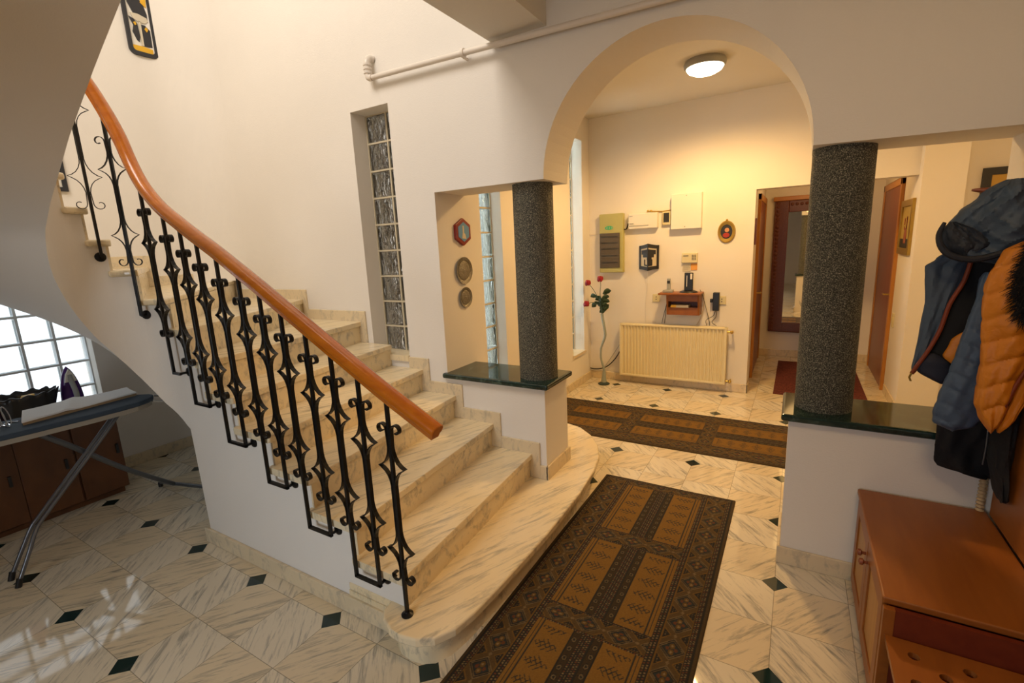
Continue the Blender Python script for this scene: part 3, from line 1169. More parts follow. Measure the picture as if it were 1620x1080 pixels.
eb = thing('fuse_box', (-1.905, 3.80, 1.34), 'olive cream fuse box with a smoked door at the left of the wall', 'fuse box')
MB().box(-2.05, -1.76, 3.735, 3.80, 1.34, 2.02).build('case', M_OLIVE, eb, bevel=0.008)
MB().box(-2.045, -1.80, 3.725, 3.738, 1.395, 1.80).build('smoked_door', M_SMOKE, eb, bevel=0.004)
m_ = MB()
for z in (1.45, 1.53, 1.61, 1.68, 1.75):
    m_.box(-2.02, -1.825, 3.722, 3.727, z, z+0.014)
m_.build('breaker_row', M_SMOKE2, eb)
MB().lathe([(0.05, 0), (0.05, -0.004)], (-1.93, 3.736, 1.86), axis='y', n=24, sy=0.45).build('green_sticker', M_GREENS, eb)
m_ = MB()
for i, x in enumerate((-1.955, -1.925, -1.895)):
    m_.tube([(x-0.006, 3.731, 1.852), (x+0.002, 3.731, 1.872), (x+0.008, 3.731, 1.858), (x, 3.731, 1.85)], 0.0018, 5)
m_.build('sticker_marks', M_CREAMP, eb)

o = thing('control_box', (-1.535, 3.80, 1.83), 'long cream control box between the fuse box and the thermostat', 'control box')
MB().box(-1.70, -1.37, 3.735, 3.80, 1.83, 2.00).build('case', M_WHITEP, o, bevel=0.008)
MB().box(-1.69, -1.47, 3.730, 3.736, 1.862, 1.868).box(-1.685, -1.64, 3.730, 3.736, 1.885, 1.895).box(-1.685, -1.65, 3.730, 3.736, 1.97, 1.975).build('slot', M_GREYP, o)
MB().tube(smoothpath([(-1.71, 3.77, 1.90), (-1.72, 3.765, 1.86), (-1.735, 3.765, 1.835), (-1.765, 3.77, 1.835)]), 0.007, 8).build('cable', M_BLACKP, o, smooth=True)
o = thing('thermostat', (-1.28, 3.80, 1.855), 'small cream thermostat with a dark display beside the white cabinet', 'thermostat')
MB().box(-1.325, -1.235, 3.765, 3.80, 1.855, 2.0).build('case', M_CREAMP, o, bevel=0.006)
MB().box(-1.31, -1.25, 3.760, 3.766, 1.885, 1.985).build('display', M_SMOKE2, o)
tag(MB().tube([(-1.50, 3.79, 2.02), (-1.33, 3.79, 2.005), (-1.23, 3.79, 2.015)], 0.006, 8).ball((-1.49, 3.785, 2.022), 0.013).ball((-1.455, 3.785, 2.02), 0.013).build('conduit', M_BRASS, smooth=True), 'thin brass conduit above the thermostat', 'conduit')
o = thing('wall_cabinet', (-1.065, 3.80, 1.80), 'square white wall cabinet right of the thermostat', 'cabinet')
MB().box(-1.222, -0.908, 3.74, 3.80, 1.80, 2.175).build('case', M_WHITEP, o, bevel=0.004)
MB().box(-1.222, -0.908, 3.728, 3.738, 1.802, 2.173).build('door', M_WHITEP, o, bevel=0.003)
for xx, zz in ((-1.065, 2.15), (-1.075, 1.825)):
    MB().lathe([(0.006, 0), (0.006, -0.005)], (xx, 3.728, zz), axis='y', n=10).build('screw', M_GREYP, o)

# folded black wall sconce
o = thing('wall_sconce', (-1.473, 3.80, 1.355), 'black folded frame wall sconce hanging above the radiator', 'sconce')


def fold(x):
    return 3.795 - 0.055*(1-abs(x+1.473)/0.112)


m_, pnl, sil = MB(), MB(), MB()
for sg in (-1, 1):
    def q3(u, z, d=0.0):   # u 0..1 from centre to edge
        x = -1.473 + sg*0.112*u
        return (x, fold(x)-d, z)
    top = lambda u: 1.660 - 0.022*math.sin(u*PI/2)
    bot = lambda u: 1.352 + 0.018*math.sin(u*PI/2)

    def quad(mb, u0, u1, f0, f1, d):
        N = 6
        for i in range(N):
            a, b = u0+(u1-u0)*i/N, u0+(u1-u0)*(i+1)/N
            z = lambda u, f: bot(u)+(top(u)-bot(u))*f
            vs = [q3(a, z(a, f0), d), q3(b, z(b, f0), d), q3(b, z(b, f1), d), q3(a, z(a, f1), d),
                  q3(a, z(a, f0), 0), q3(b, z(b, f0), 0), q3(b, z(b, f1), 0), q3(a, z(a, f1), 0)]
            mb.add(vs, [(0, 1, 2, 3), (4, 7, 6, 5), (0, 4, 5, 1), (1, 5, 6, 2), (2, 6, 7, 3), (3, 7, 4, 0)])
    quad(m_, 0.0, 1.0, 0.86, 1.0, 0.010)
    quad(m_, 0.0, 1.0, 0.0, 0.14, 0.010)
    quad(m_, 0.80, 1.0, 0.0, 1.0, 0.010)
    quad(m_, 0.0, 0.05, 0.0, 1.0, 0.011)
    quad(pnl, 0.0, 0.82, 0.12, 0.88, 0.005)
    quad(sil, 0.0, 0.72, 0.62, 0.80, 0.009)
    quad(sil, 0.0, 0.55, 0.50, 0.62, 0.009)
    quad(sil, 0.0, 0.35 if sg > 0 else 0.1, 0.40, 0.52, 0.009)
    quad(sil, 0.05 if sg > 0 else 0.30, 0.42, 0.17, 0.42, 0.009)
    quad(sil, 0.0, 0.42, 0.17, 0.22, 0.009)
m_.build('frame', M_INK, o)
pnl.build('paper_panel', M_PAPER, o)
sil.build('cut_out_figure', M_INK, o)
MB().tube(smoothpath([(-1.473, 3.735, 1.66), (-1.473, 3.733, 1.50), (-1.475, 3.74, 1.36), (-1.49, 3.79, 1.15), (-1.51, 3.792, 0.95), (-1.50, 3.79, 0.74)]), 0.0022, 6).build('cord', M_WHITEP, o)

o = thing('alarm_keypad', (-1.025, 3.80, 1.43), 'cream alarm keypad with a small key grid above the notes', 'keypad')
MB().box(-1.108, -0.942, 3.77, 3.80, 1.432, 1.54).build('case', M_CREAMP, o, bevel=0.005)
m_ = MB()
for i in range(3):
    for j in range(4):
        m_.box(-1.0+0.016*i, -0.99+0.016*i, 3.767, 3.771, 1.462+0.016*j, 1.471+0.016*j)
m_.box(-1.09, -1.035, 3.767, 3.771, 1.505, 1.513)
m_.build('keys', M_SMOKE2, o)
o = thing('note', (-1.06, 3.80, 1.34), 'white paper note with printed lines on the wall under the keypad', 'note')
MB().box(-1.10, -1.015, 3.795, 3.80, 1.335, 1.424).build('paper', M_PAPER, o)
MB().box(-1.09, -1.03, 3.793, 3.796, 1.39, 1.394).box(-1.09, -1.02, 3.793, 3.796, 1.375, 1.379).box(-1.09, -1.04, 3.793, 3.796, 1.36, 1.364).build('print', M_GREYP, o)
tag(MB().box(-1.012, -0.945, 3.794, 3.80, 1.35, 1.424).build('note', M_ORANGEN), 'orange paper note on the wall under the keypad', 'note')

o = thing('portrait', (-0.662, 3.80, 1.64), 'small oval gold framed portrait of a person in red', 'picture')
MB().lathe([(0.115, 0), (0.115, -0.012), (0.105, -0.022), (0.075, -0.016), (0.074, -0.006)], (-0.662, 3.80, 1.748), axis='y', n=32, sx=0.76).ball((-0.662, 3.79, 1.868), 0.012).build('frame', M_GOLD, o, smooth=True)
MB().lathe([(0.074, 0), (0.074, -0.01)], (-0.662, 3.798, 1.748), axis='y', n=28, sx=0.76).build('painting_ground', M_INK, o)
MB().lathe([(0.024, 0), (0.02, -0.006)], (-0.658, 3.79, 1.765), axis='y', n=16).build('painted_face', M_SKIN, o)
MB().lathe([(0.036, 0), (0.03, -0.005)], (-0.664, 3.79, 1.712), axis='y', n=16, sy=0.8).build('painted_clothes', M_REDP, o)

# small console shelf with things on it
o = thing('wall_shelf', (-1.07, 3.80, 0.87), 'small reddish wooden wall shelf with an open compartment above the radiator', 'shelf')
MB().box(-1.315, -0.865, 3.57, 3.80, 1.095, 1.115).build('top', M_CAB, o, bevel=0.005)
for xx in (-1.225, -0.895):
    MB().prism([(3.62, 1.095), (3.80, 1.095), (3.80, 0.865), (3.66, 0.865)], 'x', xx-0.009, xx+0.009).build('side', M_CAB, o)
MB().box(-1.216, -0.904, 3.625, 3.64, 1.02, 1.095).build('apron', M_CAB, o)
MB().box(-1.216, -0.904, 3.655, 3.80, 0.935, 0.95).build('shelf_board', M_CAB, o)
MB().box(-1.216, -0.904, 3.655, 3.67, 0.865, 0.935).build('lower_apron', M_CAB, o)
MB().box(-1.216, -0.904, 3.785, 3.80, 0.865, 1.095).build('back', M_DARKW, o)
o = thing('magazine', (-1.08, 3.66, 0.95), 'folded magazine lying in the wall shelf compartment', 'magazine')
MB().box(-1.185, -1.0, 3.64, 3.78, 0.951, 0.978).build('pages', M_PAPER, o)
MB().box(-1.186, -1.13, 3.638, 3.66, 0.952, 0.979).build('cover', M_YELLOW, o)
o = thing('cordless_phone', (-1.225, 3.67, 1.115), 'grey cordless phone upright in its charging base on the shelf', 'phone')
MB().prism([(-1.275, 3.62), (-1.165, 3.62), (-1.175, 3.73), (-1.265, 3.73)], 'z', 1.115, 1.145).build('charging_base', M_GREYP, o, bevel=0.006)
MB().box(-1.241, -1.200, 3.665, 3.688, 1.14, 1.27).build('handset', M_GREYP, o, bevel=0.007)
MB().box(-1.236, -1.205, 3.662, 3.666, 1.215, 1.245).build('screen', M_SMOKE2, o)
o = thing('router', (-1.01, 3.68, 1.115), 'black upright router on a wide foot at the right of the shelf', 'router')
MB().lathe([(0.10, 0), (0.09, 0.014), (0.05, 0.026)], (-1.01, 3.69, 1.115), n=28, sy=0.7).build('foot', M_BLACKP, o, smooth=True)
MB().box(-1.055, -0.965, 3.672, 3.706, 1.135, 1.33).build('body', M_BLACKP, o, bevel=0.008)
MB().box(-0.992, -0.972, 3.669, 3.673, 1.26, 1.32).box(-1.03, -1.024, 3.669, 3.673, 1.18, 1.30).build('label_strip', M_WHITEP, o)


def socket(x, z, label):
    o = thing('wall_socket', (x, 3.80, z-0.04), label, 'socket')
    MB().box(x-0.042, x+0.042, 3.786, 3.80, z-0.045, z+0.045).build('plate', M_CREAMP, o, bevel=0.005)
    MB().lathe([(0.006, 0), (0.006, -0.002)], (x, 3.786, z+0.014), axis='y', n=10).lathe([(0.006, 0), (0.006, -0.002)], (x, 3.786, z-0.014), axis='y', n=10).build('holes', M_INK, o)


socket(-1.385, 1.035, 'cream wall socket left of the small shelf')
socket(-0.68, 1.02, 'cream wall socket beside the black power adapter')
tag(MB().box(-0.765, -0.70, 3.73, 3.786, 0.91, 1.11).box(-0.795, -0.765, 3.74, 3.78, 1.0, 1.04).build('power_adapter', M_BLACKP, bevel=0.006), 'black power adapter plugged in right of the shelf', 'adapter')
wires = [([(-1.245, 3.77, 1.11), (-1.26, 3.77, 0.98), (-1.29, 3.77, 0.85), (-1.31, 3.76, 0.745)], 'thin black cord hanging left of the shelf, outer of two'),
         ([(-1.235, 3.78, 1.09), (-1.27, 3.78, 0.93), (-1.275, 3.78, 0.85), (-1.28, 3.77, 0.745)], 'thin black cord hanging left of the shelf, inner of two'),
         ([(-0.90, 3.74, 1.14), (-0.87, 3.75, 1.07), (-0.84, 3.77, 0.95), (-0.80, 3.77, 0.80), (-0.79, 3.76, 0.742)], 'black cord looping from the router down to the radiator'),
         ([(-0.74, 3.77, 0.91), (-0.76, 3.77, 0.85), (-0.83, 3.77, 0.80), (-0.82, 3.76, 0.742)], 'black cord from the adapter bending left to the radiator'),
         ([(-0.73, 3.77, 0.91), (-0.73, 3.77, 0.84), (-0.77, 3.77, 0.78), (-0.72, 3.76, 0.742)], 'black cord from the adapter hanging straight to the radiator'),
         ([(-0.86, 3.76, 1.10), (-0.86, 3.77, 0.95), (-0.89, 3.78, 0.82), (-0.93, 3.78, 0.742)], 'pale cord just right of the shelf side')]
for i, (P, lab) in enumerate(wires):
    tag(MB().tube(smoothpath(P), 0.0032, 6).build('cord', M_WIRE if i == 5 else M_BLACKP, smooth=True), lab, 'cord')
tag(MB().tube(smoothpath([(-2.23, 3.77, 0.13), (-2.12, 3.77, 0.125), (-1.99, 3.775, 0.16), (-1.87, 3.775, 0.28), (-1.78, 3.77, 0.44)]), 0.0065, 8).build('cable', M_BLACKP, smooth=True), 'black cable curving low from the corner to the radiator', 'cable')
tag(MB().tube(smoothpath([(-2.23, 3.785, 0.11), (-2.05, 3.785, 0.13), (-1.9, 3.785, 0.33), (-1.78, 3.78, 0.52)]), 0.003, 6).build('cable', M_GREYP, smooth=True), 'thin grey cable curving from the corner to the radiator', 'cable')
tag(MB().box(-2.215, -2.205, 3.79, 3.80, 0.10, 1.80).box(-2.215, -2.05, 3.79, 3.80, 1.79, 1.80).build('cable_duct', M_PIPE), 'slim cable duct running up the corner to the fuse box', 'cable duct')

# vase with roses
VX, VY = -1.945, 3.56
o = thing('vase', (VX, VY, 0), 'tall thin twisted grey green vase on a round foot in the corner', 'vase')
ctr = [(0, 0.0), (0, 0.06), (0.004, 0.14), (0.0, 0.20), (-0.030, 0.30), (-0.036, 0.38), (-0.028, 0.46), (0.010, 0.56), (0.022, 0.62), (0.008, 0.72), (-0.008, 0.80), (-0.016, 0.87)]
rad_ = [0.040, 0.030, 0.020, 0.014, 0.012, 0.012, 0.013, 0.015, 0.016, 0.016, 0.017, 0.017]
cp = smoothpath([(VX+a, VY, z) for a, z in ctr], 3)
rp = [rad_[min(i//3, 10)] + (rad_[min(i//3+1, 11)]-rad_[min(i//3, 10)])*(i % 3)/3 for i in range(len(cp))]
MB().tube(cp, rp, 16).build('body', M_VASE, o, smooth=True)
MB().lathe([(0.068, 0), (0.072, 0.008), (0.06, 0.016), (0.03, 0.03)], (VX, VY, 0.0), n=28).build('foot', mat('dark_green_glass', (0.04, 0.06, 0.05), 0.15), o, smooth=True)


def rose(name, bx_, bz, label, stem, leaves):
    r_ = thing('rose', (VX-0.016, VY, 0.87), label, 'flower', 'red roses in the corner vase')
    MB().tube(smoothpath(stem), 0.0035, 6).build('stem', M_LEAF, r_, smooth=True)
    m = MB()
    hx, hy, hz = stem[-1]
    m.ball((hx, hy, hz+0.010), 0.026, 0.026, 0.034, 12, 8)
    for k in range(7):
        a = k*2*PI/7 + bz
        m.ball((hx+0.020*math.cos(a), hy+0.020*math.sin(a), hz+0.008+0.008*math.sin(3*a)), 0.018, 0.018, 0.028, 8, 6)
    m.build('bloom', M_RED, r_, smooth=True)
    m = MB()
    extra = [(TX + rr_.uniform(-0.035, 0.035), VY + rr_.uniform(-0.02, 0.02), rr_.uniform(0.90, 1.06), rr_.uniform(-0.6, 3.7), rr_.uniform(0.05, 0.085)) for _ in range(6)]
    for (lx, ly, lz, ang, ln) in leaves + extra:
        d = Vector((math.cos(ang), 0.25, math.sin(ang))).normalized()
        u = d.cross(Vector((0, 1, 0.3))).normalized()
        b0 = Vector((lx, ly, lz))
        N = 6
        vs, fs = [], []
        for k in range(N+1):
            f = k/N
            wdt = ln*0.38*math.sin(PI*min(1, f*1.02+0.02))**0.8
            c_ = b0 + d*ln*f + Vector((0, 0.012*math.sin(f*PI), 0))
            vs += [c_-u*wdt, c_+Vector((0, 0.004, 0)), c_+u*wdt]
        for k in range(N):
            fs += [(3*k, 3*k+1, 3*k+4, 3*k+3), (3*k+1, 3*k+2, 3*k+5, 3*k+4)]
        m.add(vs, fs)
    lo = m.build('leaves', M_LEAF, r_, smooth=True)
    s_ = lo.modifiers.new('thick', 'SOLIDIFY')
    s_.thickness = 0.0015


TX, TZ = VX-0.016, 0.86
rr_ = random.Random(12)
rose('a', 0, 0.2, 'red rose with its bloom highest, leaning upright in the vase', [(TX, VY, TZ), (TX-0.005, VY, 0.97), (TX-0.02, VY-0.01, 1.10), (TX-0.015, VY, 1.20), (TX-0.02, VY, 1.27)],
     [(TX+0.01, VY, 1.10, 0.5, 0.07), (TX+0.02, VY, 1.13, 0.1, 0.09), (TX, VY-0.01, 1.05, 0.3, 0.08), (TX+0.03, VY, 1.08, -0.3, 0.06), (TX, VY, 0.98, -0.2, 0.07)])
rose('b', 0, 0.9, 'red rose in the vase with its bloom to the upper left', [(TX, VY, TZ), (TX-0.02, VY, 0.98), (TX-0.06, VY-0.01, 1.08), (TX-0.11, VY-0.02, 1.17), (TX-0.165, VY-0.02, 1.225)],
     [(TX-0.05, VY, 1.06, 2.9, 0.06), (TX-0.08, VY, 1.09, 3.5, 0.08), (TX-0.02, VY, 0.97, 1.2, 0.07), (TX-0.01, VY, 0.93, 0.4, 0.08)])
rose('c', 0, 1.7, 'red rose in the vase with its bloom lowest and farthest left', [(TX, VY, TZ), (TX-0.01, VY, 0.93), (TX-0.05, VY-0.02, 0.985), (TX-0.12, VY-0.03, 1.0), (TX-0.185, VY-0.03, 0.975)],
     [(TX-0.08, VY, 0.99, 3.9, 0.08), (TX-0.05, VY, 0.98, 2.7, 0.06), (TX+0.01, VY, 0.92, 0.7, 0.09), (TX-0.02, VY, 0.95, 2.2, 0.07), (TX+0.005, VY, 0.90, 1.0, 0.08)])

# pictures and plates on the entry's left wall
HX = -2.126
o = thing('hexagonal_picture', (HX, 1.075, 1.71), 'dark red hexagonal picture with a blue sky scene above the plates', 'picture')


def hexa(r, sy=1.0):
    return [(1.075 + r*sy*math.cos(PI/2 + k*PI/3)*1.0, 1.816 + r*math.sin(PI/2 + k*PI/3)) for k in range(6)]


MB().prism([(y, z) for y, z in hexa(0.099, 1.05)], 'x', HX, HX+0.022).build('frame', M_REDF, o, bevel=0.004)
MB().prism([(y, z) for y, z in hexa(0.070, 1.05)], 'x', HX+0.020, HX+0.025).build('print', M_SKYB, o)
MB().prism([(1.048, 1.77), (1.098, 1.765), (1.088, 1.80), (1.073, 1.81), (1.075, 1.86), (1.058, 1.86), (1.058, 1.81)], 'x', HX+0.024, HX+0.027).build('printed_tower', M_PAPER, o)


def plate(z, r, label):
    o = thing('wall_plate', (HX, 1.068, z-r), label, 'plate', None)
    MB().lathe([(r*0.5, 0), (r, 0.010), (r, 0.014), (r*0.78, 0.010), (r*0.72, 0.006)], (HX+0.002, 1.068, z), axis='x', n=36).build('rim', M_PEWTER, o, smooth=True)
    MB().lathe([(r*0.72, 0), (r*0.70, 0.003), (r*0.5, 0.006), (r*0.3, 0.003), (r*0.1, 0.008)], (HX+0.008, 1.068, z), axis='x', n=36).build('relief', M_PEWTER, o, smooth=True)


plate(1.538, 0.099, 'larger engraved dark pewter plate under the hexagonal picture')
plate(1.340, 0.076, 'smaller dark pewter plate lowest on the wall')

# ------------------------------------------------------------------ corridor


def door(idx, x, side, y0, y1, z1, lf, panelmat, face):
    """door in a wall parallel to Y; face = +1 opens to +x"""
    f = MB()
    f.box(min(x, x+face*0.03), max(x, x+face*0.03), y0, y0+0.07, 0, z1).box(min(x, x+face*0.03), max(x, x+face*0.03), y1-0.07, y1, 0, z1).box(min(x, x+face*0.03), max(x, x+face*0.03), y0, y1, z1-0.07, z1)
    fr = f.build('door_%d' % idx, M_FRAMEW, bevel=0.004)
    struct(fr)
    lx0, lx1 = sorted((x+face*0.001, x+face*0.02))
    MB().box(lx0, lx1, y0+0.07, y1-0.07, 0.005, z1-0.07).build('leaf', panelmat, fr)
    hx = x + face*0.02
    MB().tube([(hx, y0+0.13, 1.02), (hx+face*0.045, y0+0.13, 1.02), (hx+face*0.045, y0+0.22, 1.02)], 0.008, 8).build('handle', M_BRASS, fr, smooth=True)


door(1, -0.42, 1, 4.45, 5.62, 2.16, 0, M_DOORW, 1)
door(2, 0.88, -1, 4.42, 5.62, 2.20, 0, M_DOORW, -1)
tag(MB().box(-0.40, -0.385, 3.86, 3.94, 1.60, 1.87).build('wooden_plaque', M_DOORW, bevel=0.003), 'narrow red brown wooden plaque on the left edge of the doorway', 'plaque')

o = thing('wall_mirror', (0.1, 5.78, 0.36), 'tall mirror in a wide dark carved wooden frame at the corridor end', 'mirror')
fr = MB()
ox0, ox1, oz0, oz1, fw_ = -0.30, 0.52, 0.36, 2.13, 0.165
fr.box(ox0, ox0+fw_, 5.73, 5.78, oz0, oz1).box(ox1-fw_, ox1, 5.73, 5.78, oz0, oz1).box(ox0+fw_, ox1-fw_, 5.73, 5.78, oz0, oz0+0.13).box(ox0+fw_, ox1-fw_, 5.73, 5.78, oz1-0.15, oz1)
fr.build('frame', M_CARVED, o, bevel=0.008)
m_ = MB()
for k in range(34):
    z = oz0+0.03 + k*0.052
    for xx in (ox0+0.04, ox1-0.04):
        m_.ball((xx, 5.73, z), 0.022, 0.010, 0.022, 8, 5)
for k in range(9):
    m_.ball((ox0+0.2+k*0.055, 5.73, oz1-0.05), 0.02, 0.010, 0.02, 8, 5)
m_.box(ox0+0.10, ox0+0.115, 5.722, 5.73, oz0+0.1, oz1-0.1).box(ox1-0.115, ox1-0.10, 5.722, 5.73, oz0+0.1, oz1-0.1)
m_.build('carving', M_CARVED, o, smooth=True)
MB().box(ox0-0.02, ox1+0.02, 5.71, 5.78, oz1, oz1+0.055).build('cornice', M_FRAMEW, o, bevel=0.006)
MB().box(ox0+fw_, ox1-fw_, 5.755, 5.765, oz0+0.13, oz1-0.15).build('mirror_glass', M_MIRROR, o)
# dried grasses in a pot before the mirror
o = thing('dried_grass_arrangement', (0.16, 5.62, 0), 'tall vase of dark dried grasses standing before the mirror', 'plant')
MB().lathe([(0.05, 0), (0.07, 0.1), (0.06, 0.3), (0.035, 0.48), (0.045, 0.52)], (0.17, 5.62, 0), n=20).build('vase', M_CARVED, o, smooth=True)
m_ = MB()
for k in range(26):
    a = random.uniform(0, 2*PI); sp_ = random.uniform(0.03, 0.15); h_ = random.uniform(0.25, 0.55)
    m_.tube([(0.17, 5.62, 0.5), (0.17+sp_*0.4*math.cos(a), 5.62+0.3*sp_*math.sin(a), 0.5+h_*0.6), (0.17+sp_*math.cos(a), 5.62+0.5*sp_*math.sin(a), 0.5+h_)], [0.003, 0.005, 0.001], 5)
g_ = m_.build('grass', M_LEAF, o)
g_['kind'] = 'stuff'

o = thing('painting', (0.88, 4.08, 1.46), 'gold framed painting of a vase of flowers on the corridor right wall', 'painting')
MB().prism([(3.80, 1.455), (4.36, 1.455), (4.36, 1.96), (3.80, 1.96)], 'x', 0.855, 0.88, [[(3.86, 1.515), (4.30, 1.515), (4.30, 1.90), (3.86, 1.90)]]).build('frame', M_GOLD, o, bevel=0.004)
MB().box(0.868, 0.878, 3.86, 4.30, 1.515, 1.90).build('canvas', mat('ochre_canvas', (0.42, 0.30, 0.08), 0.7), o)
MB().box(0.866, 0.869, 3.86, 4.30, 1.515, 1.60).build('painted_table', M_INK, o)
m_ = MB()
m_.prism([(4.02, 1.56), (4.12, 1.56), (4.13, 1.64), (4.10, 1.70), (4.04, 1.70), (4.01, 1.64)], 'x', 0.864, 0.867)
for k in range(9):
    m_.lathe([(0.018, 0), (0.018, 0.003)], (0.864, 4.07+0.07*math.cos(k*2.1), 1.745+0.045*math.sin(k*2.9)), axis='x', n=8)
m_.build('painted_bouquet', mat('dull_rose_paint', (0.30, 0.09, 0.05), 0.7), o)
o = thing('light_switch', (0.86, 4.30, 0.75), 'small cream socket on the corridor wall under the painting', 'switch')
MB().box(0.868, 0.88, 4.22, 4.30, 0.72, 0.86).build('plate', M_CREAMP, o, bevel=0.003)
MB().box(0.862, 0.868, 4.235, 4.285, 0.76, 0.82).build('rocker', M_CREAMP, o)
o = thing('framed_picture', (1.45, 3.95, 1.85), 'black framed picture with an ochre print partly behind the coats', 'picture')
MB().prism([(1.325, 1.80), (1.70, 1.80), (1.70, 2.17), (1.325, 2.17)], 'y', 3.925, 3.95, [[(1.385, 1.86), (1.64, 1.86), (1.64, 2.11), (1.385, 2.11)]]).build('frame', M_INK, o)
MB().box(1.385, 1.64, 3.935, 3.948, 1.86, 2.11).build('print', mat('ochre_print', (0.55, 0.33, 0.06), 0.6), o)

# ------------------------------------------------------------------ pictures on the left wall
o = thing('carved_wall_panel', (XL, 0.43, 3.40), 'tall rounded black framed panel with a dark figure high on the stair wall', 'wall art')


def rrect(y0, y1, z0, z1, r, n=5):
    P = []
    for cy_, cz_, a0 in ((y1-r, z0+r, -90), (y1-r, z1-r, 0), (y0+r, z1-r, 90), (y0+r, z0+r, 180)):
        for k in range(n+1):
            a = math.radians(a0 + 90*k/n)
            P.append((cy_ + r*math.cos(a), cz_ + r*math.sin(a)))
    return P


MB().prism(rrect(0.325, 0.535, 3.385, 4.15, 0.045), 'x', XL, XL+0.022, [rrect(0.352, 0.508, 3.415, 4.12, 0.025)]).build('frame', M_INK, o)
MB().prism(rrect(0.345, 0.515, 3.405, 4.13, 0.03), 'x', XL, XL+0.008).build('ground', M_WHITEP, o)
MB().prism([(0.352, 3.425), (0.37, 3.413), (0.49, 3.413), (0.508, 3.43), (0.50, 3.455), (0.43, 3.462), (0.355, 3.458)], 'x', XL+0.008, XL+0.013).build('yellow_base', M_YELLOW, o)
m_ = MB()
for P in ([(0.372, 3.56), (0.395, 3.50), (0.408, 3.49), (0.42, 3.53), (0.415, 3.63), (0.39, 3.66), (0.36, 3.67), (0.385, 3.61)],
          [(0.44, 3.465), (0.50, 3.47), (0.502, 3.60), (0.47, 3.63), (0.44, 3.63)],
          [(0.365, 3.78), (0.40, 3.70), (0.43, 3.69), (0.46, 3.70), (0.495, 3.66), (0.498, 3.72), (0.48, 3.79), (0.45, 3.83), (0.40, 3.83)],
          [(0.39, 3.86), (0.47, 3.86), (0.49, 3.95), (0.46, 4.06), (0.40, 4.06), (0.375, 3.95)]):
    m_.prism(P, 'x', XL+0.008, XL+0.014)
m_.build('dark_figure', M_INK, o)
m_ = MB()
m_.prism([(0.375, 3.70), (0.39, 3.66), (0.42, 3.645), (0.47, 3.645), (0.495, 3.665), (0.49, 3.69), (0.43, 3.705)], 'x', XL+0.010, XL+0.017)
m_.prism([(0.422, 3.465), (0.438, 3.465), (0.440, 3.65), (0.425, 3.65)], 'x', XL+0.010, XL+0.017)
m_.build('pale_sash', M_PAPER, o)
MB().prism([(0.475, 3.58), (0.487, 3.60), (0.475, 3.62), (0.46, 3.60)], 'x', XL+0.012, XL+0.018).prism([(0.395, 3.61), (0.408, 3.62), (0.40, 3.64), (0.385, 3.63)], 'x', XL+0.012, XL+0.018).prism([(0.46, 3.80), (0.498, 3.77), (0.505, 3.83), (0.48, 3.86)], 'x', XL+0.012, XL+0.018).build('gold_dots', M_YELLOW, o)
o = thing('framed_picture', (XL, -0.55, 2.26), 'black framed picture on the left wall half hidden by the soffit', 'picture')
MB().prism([(-0.85, 2.255), (-0.262, 2.255), (-0.262, 2.75), (-0.85, 2.75)], 'x', XL, XL+0.02, [[(-0.82, 2.285), (-0.292, 2.285), (-0.292, 2.72), (-0.82, 2.72)]]).build('frame', M_INK, o)
MB().box(XL, XL+0.008, -0.83, -0.28, 2.275, 2.73).build('mount', M_WHITEP, o)

# ------------------------------------------------------------------ under the stairs: sideboard, ironing board, iron
o = thing('sideboard', (-4.5, -1.2, 0), 'brown wooden sideboard standing under the glass block window', 'sideboard')
MB().box(-4.76, -4.28, -2.20, -0.44, 0.05, 0.62).box(-4.74, -4.32, -2.18, -0.46, 0.0, 0.05).build('body', M_BROWNC, o, bevel=0.003)
MB().box(-4.78, -4.25, -2.22, -0.42, 0.62, 0.645).build('top', M_BROWNC, o, bevel=0.005)
for y in (-1.86, -1.57, -1.28, -1.0, -0.71):
    dd = MB().box(-4.279, -4.262, y+0.004, y+(0.262 if y > -0.9 else 0.282), 0.06, 0.61).build('door', M_BROWNC, o, bevel=0.003)
    MB().box(-4.262, -4.245, y+0.225, y+0.24, 0.33, 0.40).build('handle', M_BLACKP, dd)

# ironing board
ib = thing('ironing_board', (-3.65, -0.95, 0), 'ironing board with a dark blue cover and grey tube legs', 'ironing board')
ZB = 0.85
P = []
tipx, tipy = -3.60, -0.44
axis_ = Vector((-0.12, -1.0, 0)).normalized()
side_ = Vector((axis_.y, -axis_.x, 0))
prof_ = [(0, 0.0), (0.015, 0.05), (0.05, 0.095), (0.11, 0.13), (0.2, 0.15), (0.35, 0.168), (0.6, 0.178), (1.2, 0.18)]
base_ = Vector((tipx, tipy, 0))
for l, h in prof_:
    q = base_ + axis_*l + side_*h
    P.append((q.x, q.y))
for l, h in reversed(prof_):
    q = base_ + axis_*l - side_*h
    P.append((q.x, q.y))
MB().prism(P[:-1] if P[0] == P[-1] else P, 'z', ZB-0.028, ZB).build('padded_top', M_BOARD, ib, bevel=0.008)
P2 = []
for l, h in prof_[1:]:
    q = base_ + axis_*(l+0.01) + side_*(h-0.006)
    P2.append((q.x, q.y))
for l, h in reversed(prof_[1:]):
    q = base_ + axis_*(l+0.01) - side_*(h-0.006)
    P2.append((q.x, q.y))
MB().prism(P2, 'z', ZB-0.055, ZB-0.028).build('under_frame', M_BOARDU, ib)
